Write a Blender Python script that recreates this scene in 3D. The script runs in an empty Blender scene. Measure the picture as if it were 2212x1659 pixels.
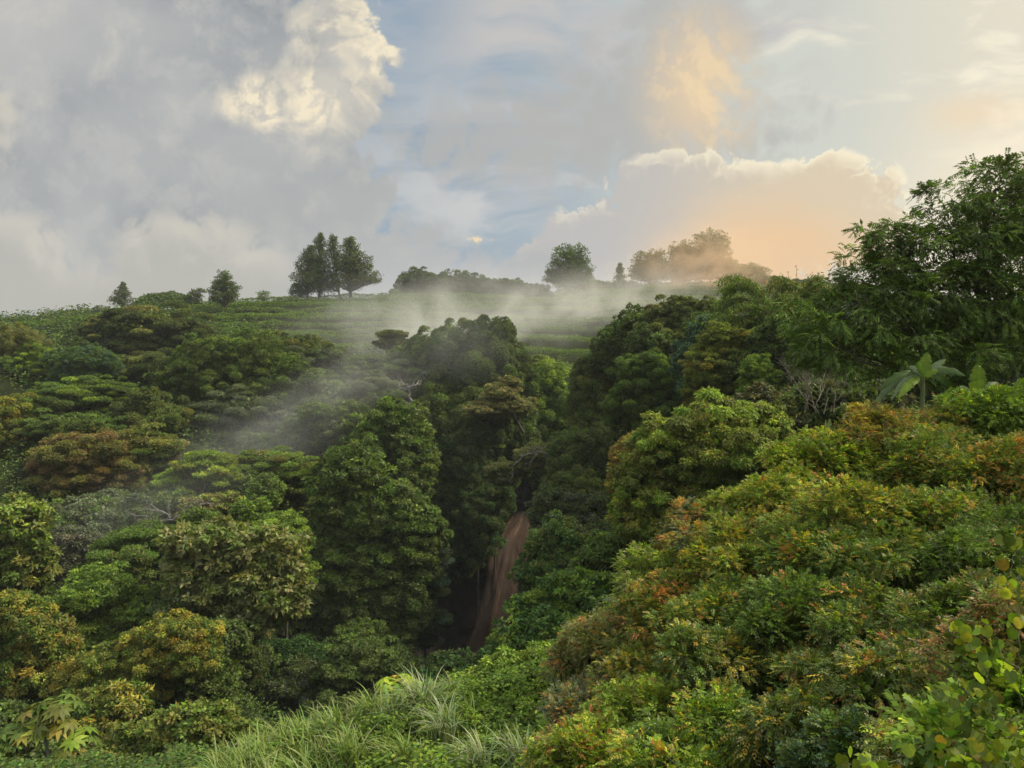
import bpy, math
import numpy as np
from mathutils import Vector

# ------------------------------------------------------------------ scene, camera, frame of reference
scene = bpy.context.scene
col = scene.collection
W0, H0, F0 = 2212.0, 1659.0, 1662.0        # reading frame of the photograph and its focal length
PITCH = math.atan(69.0 / F0)               # the camera looks slightly down
CP, SP = math.cos(PITCH), math.sin(PITCH)

def at(px, py, D):
    """world point seen at px, py at forward distance D (metres)"""
    x = (px - W0 / 2) / F0
    y = (H0 / 2 - py) / F0
    return np.array([x * D, (CP + y * SP) * D, (-SP + y * CP) * D])

def m_per_px(D):
    return D / F0

cam_d = bpy.data.cameras.new('camera')
cam = bpy.data.objects.new('camera', cam_d)
col.objects.link(cam)
cam.location = (0, 0, 0)
cam.rotation_euler = (math.pi / 2 - PITCH, 0, 0)
cam_d.sensor_width = 36.0
cam_d.lens = F0 / W0 * 36.0
cam_d.clip_start = 0.1
cam_d.clip_end = 5000
scene.camera = cam
scene.view_settings.view_transform = 'Standard'
scene.view_settings.look = 'None'
scene.view_settings.exposure = 0.0
scene.view_settings.gamma = 1.0
scene.view_settings.use_curve_mapping = False
scene.cycles.max_bounces = 5
scene.cycles.diffuse_bounces = 2
scene.cycles.glossy_bounces = 2
scene.cycles.transmission_bounces = 3
scene.cycles.transparent_max_bounces = 8
scene.cycles.volume_bounces = 1
scene.cycles.volume_max_steps = 256
scene.cycles.use_denoising = True

SUN_AZ, SUN_EL = math.radians(86), math.radians(47)   # to the right of straight ahead, behind the clouds

def srgb(r, g, b):
    def f(c):
        c /= 255.0
        return c / 12.92 if c <= 0.04045 else ((c + 0.055) / 1.055) ** 2.4
    return (f(r), f(g), f(b))
# ------------------------------------------------------------------ sky: Nishita air with procedural cloud banks, all in world directions
world = bpy.data.worlds.new('World')
scene.world = world
world.use_nodes = True
wt = world.node_tree
wt.nodes.clear()

class Net:
    """little helper that wires math nodes together"""
    def __init__(s, tree):
        s.t = tree
    def put(s, sock, v):
        if isinstance(v, bpy.types.NodeSocket):
            s.t.links.new(v, sock)
        elif v is not None:
            if isinstance(v, (tuple, list)) and len(v) == 3 and sock.type == 'RGBA':
                v = (*v, 1.0)
            sock.default_value = v
    def m(s, op, a, b=None, c=None, clamp=False):
        n = s.t.nodes.new('ShaderNodeMath'); n.operation = op; n.use_clamp = clamp
        for i, v in enumerate((a, b, c)):
            s.put(n.inputs[i], v)
        return n.outputs[0]
    def v(s, op, a, b=None, c=None, scale=None):
        n = s.t.nodes.new('ShaderNodeVectorMath'); n.operation = op
        for i, x in enumerate((a, b, c)):
            s.put(n.inputs[i], x)
        if scale is not None:
            s.put(n.inputs['Scale'], scale)
        return n.outputs['Value'] if op in ('LENGTH', 'DOT_PRODUCT', 'DISTANCE') else n.outputs[0]
    def step(s, x, lo, hi, a=0.0, b=1.0):
        n = s.t.nodes.new('ShaderNodeMapRange'); n.interpolation_type = 'SMOOTHSTEP'
        for i, y in enumerate((x, lo, hi, a, b)):
            s.put(n.inputs[i], y)
        return n.outputs[0]
    def noise(s, vec, scale, detail=4, rough=0.55, dist=0.0, kind='FBM', color=False, lac=2.0, dims='2D'):
        n = s.t.nodes.new('ShaderNodeTexNoise'); n.noise_dimensions = dims
        n.noise_type = kind; n.normalize = True
        s.put(n.inputs['Vector'], vec); n.inputs['Scale'].default_value = scale
        n.inputs['Detail'].default_value = detail; n.inputs['Roughness'].default_value = rough
        n.inputs['Lacunarity'].default_value = lac
        n.inputs['Distortion'].default_value = dist
        return n.outputs['Color'] if color else n.outputs[0]
    def mix(s, f, a, b):
        n = s.t.nodes.new('ShaderNodeMix'); n.data_type = 'RGBA'; n.clamp_factor = True
        s.put(n.inputs['Factor'], f)
        ca, cb = [i for i in n.inputs if i.type == 'RGBA']
        s.put(ca, a); s.put(cb, b)
        return [o for o in n.outputs if o.type == 'RGBA'][0]
    def node(s, kind):
        return s.t.nodes.new(kind)

def uv(px, py):
    """the same place in the sky as slopes: u = x/y, v = z/y of its direction"""
    d = at(px, py, 1.0)
    return d[0] / d[1], d[2] / d[1]
S1 = 1.0 / F0

def shape(N, P, ellipses, smooth=0.02):
    """signed distance (in slopes) to a bank made of ellipses given in the photograph's reading frame"""
    acc = None
    for (px, py, rx, ry) in ellipses:
        cu, cv = uv(px, py)
        iu, iv = 1 / (rx * S1), 1 / (ry * S1)
        q = N.v('MULTIPLY_ADD', P, (iu, iv, 0.0), (-cu * iu, -cv * iv, 0.0))
        d = N.m('MULTIPLY_ADD', N.v('LENGTH', q), min(rx, ry) * S1, -min(rx, ry) * S1)
        acc = d if acc is None else N.m('SMOOTH_MIN', acc, d, smooth)
    return acc

def build_sky():
    N = Net(wt)
    tc = N.node('ShaderNodeTexCoord')
    D = tc.outputs['Generated']
    sep = N.node('ShaderNodeSeparateXYZ')
    wt.links.new(D, sep.inputs[0])
    x, y, z = sep.outputs
    ys = N.m('MAXIMUM', y, 0.08)
    cmb = N.node('ShaderNodeCombineXYZ')
    u, v = N.m('DIVIDE', x, ys), N.m('DIVIDE', z, ys)
    wt.links.new(u, cmb.inputs[0]); wt.links.new(v, cmb.inputs[1])
    P = cmb.outputs[0]
    sunU, sunV = uv(2230, 430)
    toward = (0.012, 0.013, 0.0)                       # step towards the light, in slopes

    # two shared textures, each read here and one step nearer the light: rounded billows and torn wisps
    warpv = N.v('SUBTRACT', N.noise(P, 9.0, 1, 0.5, color=True), (0.5, 0.5, 0.5))
    PB = N.v('ADD', P, N.v('MULTIPLY', warpv, (0.035, 0.035, 0.0)))
    def billow(vec):
        big = N.m('ABSOLUTE', N.m('SUBTRACT', N.noise(vec, 15.0, 0), 0.5))
        small = N.m('ABSOLUTE', N.m('SUBTRACT', N.noise(vec, 38.0, 0), 0.5))
        tiny = N.m('ABSOLUTE', N.m('SUBTRACT', N.noise(vec, 90.0, 1, 0.6), 0.5))
        return N.m('SMOOTH_MIN', N.m('MULTIPLY_ADD', tiny, 0.30, N.m('MULTIPLY_ADD', small, 0.55, big)), 0.27, 0.08)
    PL = N.v('ADD', PB, toward)
    bil, bil2 = billow(PB), billow(PL)
    wis = N.m('SUBTRACT', N.noise(PB, 17.0, 6, 0.62), 0.5)
    wis2 = N.m('SUBTRACT', N.noise(PL, 17.0, 3, 0.62), 0.5)
    def field(ell, bump, wisp, smooth=0.02):
        f = N.m('MULTIPLY_ADD', wis, wisp, N.m('MULTIPLY_ADD', bil, -bump, shape(N, P, ell, smooth)))
        f2 = N.m('MULTIPLY_ADD', wis2, wisp, N.m('MULTIPLY_ADD', bil2, -bump, shape(N, PT, ell, smooth)))
        return f, f2
    PT = N.v('ADD', P, toward)
    def radial(px, py, rx, ry):
        cu, cv = uv(px, py)
        iu, iv = 1 / (rx * S1), 1 / (ry * S1)
        q = N.v('MULTIPLY_ADD', P, (iu, iv, 0.0), (-cu * iu, -cv * iv, 0.0))
        return N.step(N.v('LENGTH', q), 1.0, 0.0)

    # the air itself
    sky = N.node('ShaderNodeTexSky')
    sky.sky_type = 'NISHITA'; sky.sun_disc = False
    sky.sun_elevation = SUN_EL; sky.sun_rotation = SUN_AZ
    sky.dust_density = 2.0
    air = N.v('SCALE', sky.outputs[0], scale=0.10)
    base = N.mix(0.85, air, srgb(151, 169, 185))
    # milky veil that brightens to the right
    t = N.step(u, uv(900, 0)[0], uv(1750, 0)[0])
    c = N.mix(N.m('MULTIPLY', t, 0.92), base, srgb(212, 214, 203))
    t = N.step(u, uv(1700, 0)[0], uv(2250, 0)[0])
    c = N.mix(N.m('MULTIPLY', t, 0.75), c, srgb(236, 226, 202))
    # warp used by all the streaky layers
    wv = N.v('SUBTRACT', N.noise(P, 3.0, 3, 0.5, color=True), (0.5, 0.5, 0.5))
    PW = N.v('ADD', P, N.v('MULTIPLY', wv, (0.20, 0.12, 0.0)))
    # thin high streaks
    st = N.v('MULTIPLY', PW, (2.2, 8.5, 1.0))
    s1 = N.noise(st, 1.6, 8, 0.58)
    m1 = N.step(s1, 0.42, 0.66)
    band = radial(1100, 400, 560, 330)
    c = N.mix(N.m('MULTIPLY', m1, N.m('MULTIPLY_ADD', band, 0.62, 0.20)), c, srgb(213, 211, 206))
    m2 = N.step(s1, 0.50, 0.70)
    right = N.step(u, uv(1350, 0)[0], uv(2000, 0)[0])
    c = N.mix(N.m('MULTIPLY', m2, N.m('MULTIPLY', right, 0.9)), c, srgb(252, 243, 218))
    # grey sheets high up
    s2 = N.noise(N.v('MULTIPLY', PW, (2.0, 4.6, 1.0)), 2.3, 6, 0.55)
    m3 = N.step(s2, 0.36, 0.60)
    mid = N.m('MINIMUM', N.m('MULTIPLY', radial(1370, 70, 560, 400), 2.2), 1.0)
    c = N.mix(N.m('MULTIPLY', m3, N.m('MULTIPLY', mid, 1.0)), c, srgb(196, 194, 192))
    # glow towards the hidden sun
    c = N.mix(N.m('MULTIPLY', radial(2190, 450, 420, 330), 0.75), c, srgb(250, 236, 208))
    c = N.mix(N.m('MULTIPLY', radial(2140, 250, 210, 75), N.m('MULTIPLY', N.step(s2, 0.38, 0.62), 0.5)), c, srgb(247, 214, 168))

    # ---- orange-lit torn cloud, upper right of centre
    f, f2 = field([(1490, 135, 76, 118), (1440, 205, 94, 83), (1350, 250, 121, 61), (1400, 290, 126, 47), (1235, 275, 103, 31), (1130, 312, 98, 20), (1480, 60, 41, 35)],
                 0.17, 0.07, 0.03)
    m = N.step(f, 0.034, -0.050)
    body = N.mix(radial(1520, 190, 190, 240), srgb(180, 180, 177), srgb(232, 206, 168))
    lit = N.step(N.m('SUBTRACT', f2, f), -0.008, 0.026)
    body = N.mix(N.m('MULTIPLY', lit, N.m('MULTIPLY', radial(1520, 190, 180, 230), 0.75)), body, srgb(246, 218, 172))
    c = N.mix(N.m('MULTIPLY', m, 0.88), c, body)

    # ---- long cumulus bank with the bright rim, right
    f, f2 = field([(1470, 425, 150, 92), (1640, 492, 260, 104), (1790, 425, 130, 84), (1796, 358, 34, 32), (1905, 415, 34, 42), (1330, 505, 120, 62), (1548, 372, 34, 30), (1640, 388, 40, 26), (1850, 385, 50, 34), (1225, 580, 125, 50), (1905, 500, 60, 80)],
                 0.085, 0.020, 0.014)
    m = N.step(f, -0.008, -0.018)
    body = N.mix(N.step(u, uv(1250, 0)[0], uv(1850, 0)[0]), srgb(190, 188, 186), srgb(221, 205, 178))
    inner = N.step(s2, 0.40, 0.66)
    body = N.mix(N.m('MULTIPLY', inner, 0.35), body, srgb(226, 208, 180))
    body = N.mix(N.m('MULTIPLY', radial(1660, 570, 360, 230), N.m('MULTIPLY_ADD', inner, 0.3, 0.45)), body, srgb(240, 199, 150))
    edge = N.m('MULTIPLY', N.step(f, -0.040, -0.006), N.step(N.m('SUBTRACT', f2, f), 0.000, 0.015))
    body = N.mix(N.m('MULTIPLY', edge, N.step(u, uv(1180, 0)[0], uv(1700, 0)[0], 0.45, 1.0)), body, srgb(255, 245, 216))
    c = N.mix(m, c, body)

    # ---- the great grey cloud filling the left
    f, f2 = field([(150, 250, 620, 420), (560, 300, 175, 240), (660, 455, 175, 125), (770, 430, 62, 58), (640, 600, 260, 110), (830, 585, 140, 75), (735, 110, 80, 130), (800, 112, 48, 48), (770, 190, 55, 60), (735, 10, 28, 60), (1000, 640, 220, 70)],
                  0.085, 0.055, 0.022)
    soft = N.step(v, uv(0, 520)[1], uv(0, 300)[1])
    lo = N.m('MULTIPLY_ADD', soft, -0.016, 0.012)
    m = N.step(f, lo, -0.020)
    big = N.noise(PW, 2.6, 6, 0.55)
    body = N.mix(N.step(big, 0.30, 0.66), srgb(144, 151, 157), srgb(179, 181, 181))
    body = N.mix(N.m('MULTIPLY', N.step(N.m('MULTIPLY_ADD', bil, 0.5, wis), 0.02, 0.22), 0.30), body, srgb(196, 195, 192))
    body = N.mix(N.m('MULTIPLY', radial(60, 20, 420, 230), 0.7), body, srgb(192, 191, 189))
    body = N.mix(N.m('MULTIPLY', radial(700, 460, 420, 190), 0.5), body, srgb(172, 175, 174))
    body = N.mix(N.step(v, uv(0, 440)[1], uv(0, 660)[1]), body, srgb(180, 182, 181))
    d1 = N.m('SUBTRACT', f2, f)
    lit = N.step(d1, -0.008, 0.022)
    lit2 = N.step(wis, -0.2, 0.12)
    patch = N.m('MAXIMUM', radial(775, 90, 190, 220), N.m('MAXIMUM', radial(700, 215, 190, 140), N.m('MULTIPLY', radial(575, 225, 150, 95), 0.8)))
    lit = N.m('MULTIPLY', N.m('MULTIPLY', N.m('MULTIPLY_ADD', lit, 0.75, 0.30), N.m('MULTIPLY_ADD', lit2, 0.5, 0.55)), N.step(N.m('MULTIPLY_ADD', wis, 0.9, patch), -0.02, 0.75))
    body = N.mix(lit, body, srgb(243, 230, 203))
    c = N.mix(m, c, body)

    # ---- pale cumulus low on the left, one more at the very edge
    f, f2 = field([(400, 590, 140, 100), (350, 540, 66, 56), (460, 540, 60, 50), (525, 590, 70, 60), (595, 612, 40, 52), (250, 650, 200, 60), (20, 570, 120, 90), (0, 255, 26, 50)],
                 0.075, 0.026, 0.025)
    m = N.step(f, 0.008, -0.026)
    lit = N.step(N.m('MULTIPLY_ADD', f, 0.6, N.m('SUBTRACT', f2, f)), -0.030, 0.010)
    body = N.mix(lit, srgb(181, 181, 175), srgb(201, 197, 187))
    body = N.mix(N.step(v, uv(0, 545)[1], uv(0, 665)[1]), body, srgb(181, 180, 173))
    c = N.mix(N.m('MULTIPLY', m, N.step(u, uv(640, 0)[0], uv(560, 0)[0], 0.55, 1.0)), c, body)
    # ---- a small gilded scrap over the field and the pale layer along the horizon
    f, f2 = field([(1052, 517, 13, 4), (1070, 518, 14, 5)],
                 0.02, 0.05, 0.004)
    m = N.step(f, -0.003, -0.009)
    c = N.mix(N.m('MULTIPLY', m, 0.8), c, srgb(252, 228, 176))
    low = N.step(v, uv(0, 500)[1], uv(0, 660)[1])
    c = N.mix(N.m('MULTIPLY', low, N.m('MULTIPLY', radial(1020, 600, 460, 260), 0.62)), c, srgb(184, 187, 192))
    c = N.mix(N.m('MULTIPLY', radial(1665, 590, 320, 170), 0.5), c, srgb(240, 197, 148))

    # away from the view ahead the same broken cloud goes on, brighter overhead
    back = N.step(N.noise(D, 2.2, 4, 0.55, dims='3D'), 0.35, 0.65)
    gen = N.mix(back, air, srgb(226, 224, 218))
    gen = N.v('SCALE', gen, scale=N.step(z, 0.2, 0.85, 1.0, SKY_TOP))
    k = N.m('MULTIPLY', N.step(y, 0.30, 0.62), N.step(z, 0.80, 0.50))
    c = N.mix(k, gen, c)
    bg = N.node('ShaderNodeBackground'); bg.inputs[1].default_value = 1.0
    wt.links.new(c, bg.inputs[0])
    out = N.node('ShaderNodeOutputWorld')
    wt.links.new(bg.outputs[0], out.inputs[0])

SKY_TOP = 2.8
build_sky()
world.cycles.sampling_method = 'MANUAL'
world.cycles.sample_map_resolution = 512

sun_d = bpy.data.lights.new('sun', 'SUN')
sun_d.energy = 4.2
sun_d.angle = math.radians(16)
sun_d.color = (1.0, 0.87, 0.64)
sun = bpy.data.objects.new('sun', sun_d)
col.objects.link(sun)
sun_dir = Vector((math.sin(SUN_AZ) * math.cos(SUN_EL), math.cos(SUN_AZ) * math.cos(SUN_EL), math.sin(SUN_EL)))
sun.rotation_euler = sun_dir.to_track_quat('Z', 'Y').to_euler()
# ------------------------------------------------------------------ object helpers
rng = np.random.default_rng(11)
UP = np.array([0.0, 0.0, 1.0])

def unit(a):
    return a / np.maximum(np.linalg.norm(a, axis=-1, keepdims=True), 1e-9)

def tag(o, label=None, cat=None, group=None, kind=None):
    for k, x in (('label', label), ('category', cat), ('group', group), ('kind', kind)):
        if x:
            o[k] = x
    return o

def thing(name, loc, label, cat, group=None):
    o = bpy.data.objects.new(name, None)
    col.objects.link(o)
    o.location = tuple(float(q) for q in loc)
    o.empty_display_size = 0.3
    return tag(o, label, cat, group)

def mesh_obj(name, V, faces_v, faces_n, mat, parent=None, rgb=None, smooth=False):
    """one mesh object; V (n,3) in world metres, faces_v flat vertex ids, faces_n corner counts, rgb one colour per face"""
    me = bpy.data.meshes.new(name)
    V = np.asarray(V, dtype=np.float64)
    if parent is not None:
        V = V - np.array(parent.location)
    faces_v = np.asarray(faces_v, dtype=np.int32); faces_n = np.asarray(faces_n, dtype=np.int32)
    me.vertices.add(len(V)); me.vertices.foreach_set('co', V.astype(np.float32).ravel())
    me.loops.add(len(faces_v)); me.loops.foreach_set('vertex_index', faces_v)
    me.polygons.add(len(faces_n))
    start = np.zeros(len(faces_n), dtype=np.int32); start[1:] = np.cumsum(faces_n)[:-1]
    me.polygons.foreach_set('loop_start', start)
    if smooth:
        me.polygons.foreach_set('use_smooth', np.ones(len(faces_n), dtype=bool))
    me.update(calc_edges=True)
    if rgb is not None:
        at_ = me.attributes.new('pigment', 'FLOAT_COLOR', 'FACE')
        c4 = np.ones((len(faces_n), 4), dtype=np.float32); c4[:, :3] = rgb
        at_.data.foreach_set('color', c4.ravel())
    me.materials.append(mat)
    o = bpy.data.objects.new(name, me)
    col.objects.link(o)
    if parent is not None:
        o.parent = parent
    return o

class Leaves:
    """collects leaf blades: base point, axis, face normal, length, width, colour"""
    def __init__(s):
        s.parts = []
    def add(s, p, a, n, L, W, c, fold=0.15):
        k = len(p)
        if k == 0:
            return
        a = unit(a); b = unit(np.cross(n, a)); n = np.cross(a, b)
        L = np.broadcast_to(L, (k,))[:, None]; W = np.broadcast_to(W, (k,))[:, None]
        mid = p + a * L * 0.45 + n * (W * fold)
        q = np.stack([p, mid + b * W * 0.5, p + a * L - n * (L * 0.08), mid - b * W * 0.5], axis=1)
        s.parts.append((q, np.broadcast_to(c, (k, 3))))
    def build(s, name, mat, parent=None):
        q = np.concatenate([x[0] for x in s.parts]); c = np.concatenate([x[1] for x in s.parts])
        n = len(q)
        return mesh_obj(name, q.reshape(-1, 3), np.arange(4 * n), np.full(n, 4), mat, parent, c)

def tubes(paths, sides=6):
    """paths: list of (points (k,3), radii (k,)) -> one set of tapered tubes"""
    VV, FF = [], []
    base = 0
    for pts, rad in paths:
        pts = np.asarray(pts, float); rad = np.asarray(rad, float); k = len(pts)
        t = unit(np.gradient(pts, axis=0))
        ref = np.where(np.abs(t[:, 2:3]) > 0.9, np.array([[1.0, 0, 0]]), UP[None])
        e1 = unit(np.cross(t, ref)); e2 = np.cross(t, e1)
        ang = np.linspace(0, 2 * np.pi, sides, endpoint=False)
        ring = pts[:, None] + rad[:, None, None] * (np.cos(ang)[None, :, None] * e1[:, None] + np.sin(ang)[None, :, None] * e2[:, None])
        VV.append(ring.reshape(-1, 3))
        i = np.arange(k - 1)[:, None] * sides; j = np.arange(sides)[None]
        f = np.stack([i + j, i + (j + 1) % sides, i + sides + (j + 1) % sides, i + sides + j], axis=-1).reshape(-1, 4) + base
        FF.append(f); base += k * sides
    V = np.concatenate(VV); F = np.concatenate(FF)
    return V, F.ravel(), np.full(len(F), 4)

def bend(p0, p1, k=6, sag=0.0, wob=0.0, R=rng):
    t = np.linspace(0, 1, k)[:, None]
    q = np.asarray(p0) * (1 - t) + np.asarray(p1) * t
    q[:, 2] += sag * 4 * (t * (1 - t))[:, 0]
    if wob:
        w = R.normal(0, wob, (k, 3)); w[0] = 0; w[-1] = 0
        q += w
    return q

# ------------------------------------------------------------------ materials
def new_mat(name):
    m = bpy.data.materials.new(name); m.use_nodes = True
    m.node_tree.nodes.clear()
    return m, Net(m.node_tree)

def finish(N, surf=None, vol=None):
    o = N.node('ShaderNodeOutputMaterial')
    if surf is not None:
        N.t.links.new(surf, o.inputs['Surface'])
    if vol is not None:
        N.t.links.new(vol, o.inputs['Volume'])

def leaf_material(name, gloss, rough, trans, mottle=5.0):
    m, N = new_mat(name)
    a = N.node('ShaderNodeAttribute'); a.attribute_name = 'pigment'
    g = N.node('ShaderNodeNewGeometry')
    mot = N.noise(g.outputs['Position'], mottle, 3, 0.65, dims='3D')
    c = N.v('SCALE', a.outputs['Color'], scale=N.step(mot, 0.25, 0.75, 0.82, 1.18))
    d = N.node('ShaderNodeBsdfDiffuse'); N.put(d.inputs['Color'], c)
    t = N.node('ShaderNodeBsdfTranslucent')
    N.put(t.inputs['Color'], N.v('MULTIPLY', c, (1.25, 1.35, 0.6)))
    s = N.node('ShaderNodeMixShader'); s.inputs[0].default_value = trans
    N.t.links.new(d.outputs[0], s.inputs[1]); N.t.links.new(t.outputs[0], s.inputs[2])
    gl = N.node('ShaderNodeBsdfGlossy'); gl.inputs['Roughness'].default_value = rough
    gl.inputs['Color'].default_value = (1, 1, 1, 1)
    fr = N.node('ShaderNodeLayerWeight'); fr.inputs['Blend'].default_value = 0.5
    s2 = N.node('ShaderNodeMixShader')
    f5 = N.m('POWER', fr.outputs['Facing'], 5.0)
    N.put(s2.inputs[0], N.m('MULTIPLY_ADD', f5, 0.22 * gloss, 0.045 * gloss))
    N.t.links.new(s.outputs[0], s2.inputs[1]); N.t.links.new(gl.outputs[0], s2.inputs[2])
    finish(N, s2.outputs[0])
    return m

MAT_LEAF = leaf_material('foliage', 0.28, 0.5, 0.30)
MAT_GLOSSY = leaf_material('glossy_foliage', 0.26, 0.36, 0.34)

def bark_material(name, c1, c2, scale):
    m, N = new_mat(name)
    tc = N.node('ShaderNodeTexCoord')
    p = N.v('MULTIPLY', tc.outputs['Object'], (1.0, 1.0, 0.25))
    n = N.noise(p, scale, 5, 0.6, dims='3D')
    b = N.node('ShaderNodeBsdfPrincipled')
    N.put(b.inputs['Base Color'], N.mix(N.step(n, 0.35, 0.65), c1, c2))
    b.inputs['Roughness'].default_value = 0.9
    bp = N.node('ShaderNodeBump'); bp.inputs['Strength'].default_value = 0.4; bp.inputs['Distance'].default_value = 0.05
    N.t.links.new(n, bp.inputs['Height']); N.t.links.new(bp.outputs[0], b.inputs['Normal'])
    finish(N, b.outputs[0])
    return m
MAT_BARK = bark_material('dark_bark', (0.030, 0.024, 0.018), (0.075, 0.062, 0.048), 6)
MAT_PALE = bark_material('pale_bark', (0.13, 0.125, 0.105), (0.25, 0.24, 0.21), 7)
MAT_STEM = bark_material('green_stem', (0.07, 0.09, 0.03), (0.14, 0.15, 0.06), 8)

GAIN = 1.65
PAL = {
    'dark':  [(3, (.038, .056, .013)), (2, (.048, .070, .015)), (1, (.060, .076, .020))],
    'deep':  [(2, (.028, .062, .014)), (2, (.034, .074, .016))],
    'mid':   [(2, (.060, .096, .015)), (2, (.070, .112, .017)), (1, (.048, .083, .014))],
    'fresh': [(2, (.095, .150, .016)), (2, (.118, .172, .018)), (1, (.074, .118, .016))],
    'lime':  [(2, (.200, .250, .024)), (1, (.160, .220, .024)), (1, (.12, .17, .020))],
    'olive': [(2, (.088, .100, .017)), (2, (.075, .088, .016)), (1, (.130, .120, .026))],
    'gold':  [(2, (.220, .178, .024)), (1, (.270, .180, .026)), (2, (.150, .148, .024))],
    'brown': [(2, (.135, .085, .030)), (2, (.110, .080, .028)), (1, (.085, .085, .024))],
    'blue':  [(2, (.036, .072, .038)), (1, (.055, .090, .050))],
    'tan':   [(2, (.150, .150, .058)), (2, (.100, .115, .036)), (1, (.125, .125, .050))],
    'grey':  [(2, (.085, .100, .055)), (1, (.070, .088, .048))],
    'plum':  [(2, (.070, .058, .034)), (2, (.055, .060, .030))],
    'rust':  [(2, (.250, .100, .028)), (1, (.230, .125, .032)), (1, (.28, .15, .055))],
}
def palette(spec):
    """'dark' or {'dark':3,'gold':1} -> arrays of weights and colours"""
    if isinstance(spec, str):
        spec = {spec: 1}
    w, c = [], []
    for k, f in spec.items():
        tot = sum(x[0] for x in PAL[k])
        for x, rgb in PAL[k]:
            w.append(f * x / tot); c.append(rgb)
    w = np.array(w); return w / w.sum(), np.array(c) * GAIN

def jitter(c, R, amt=0.22):
    k = len(c)
    return np.clip(c * (1 + R.normal(0, amt, (k, 1))) * (1 + R.normal(0, 0.08, (k, 3))), 0.004, 0.8)

def fib(n, R):
    i = np.arange(n) + 0.5
    z = 1 - 2 * i / n
    ph = i * 2.399963 + R.uniform(0, 6.28)
    r = np.sqrt(np.maximum(0, 1 - z * z))
    d = np.stack([r * np.cos(ph), r * np.sin(ph), z], axis=1)
    return unit(d + R.normal(0, 0.6 / math.sqrt(max(n, 1)), (n, 3)))

STY = {   # rc clump radius / crown radius, fl clump flatness, leaf length m, asp width/length, cover, amp lumpiness, zmin lowest side, up, spread
    'dome':   dict(rc=.24, fl=.62, leaf=.26, asp=.55, cover=2.0, amp=0.25, zmin=-.62, up=.55),
    'fluffy': dict(rc=.17, fl=.80, leaf=.22, asp=.50, cover=2.3, amp=0.19, zmin=-.60, up=.45),
    'layer':  dict(rc=.30, fl=.30, leaf=.24, asp=.45, cover=1.9, amp=.18, zmin=-.55, up=.85),
    'big':    dict(rc=.20, fl=.60, leaf=.42, asp=.48, cover=2.1, amp=0.25, zmin=-.75, up=.50),
    'vine':   dict(rc=.20, fl=1.05, leaf=.24, asp=.70, cover=2.2, amp=0.27, zmin=-.85, up=.15),
    'fine':   dict(rc=.15, fl=.62, leaf=.17, asp=.36, cover=2.3, amp=0.21, zmin=-.70, up=.50),
}

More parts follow.
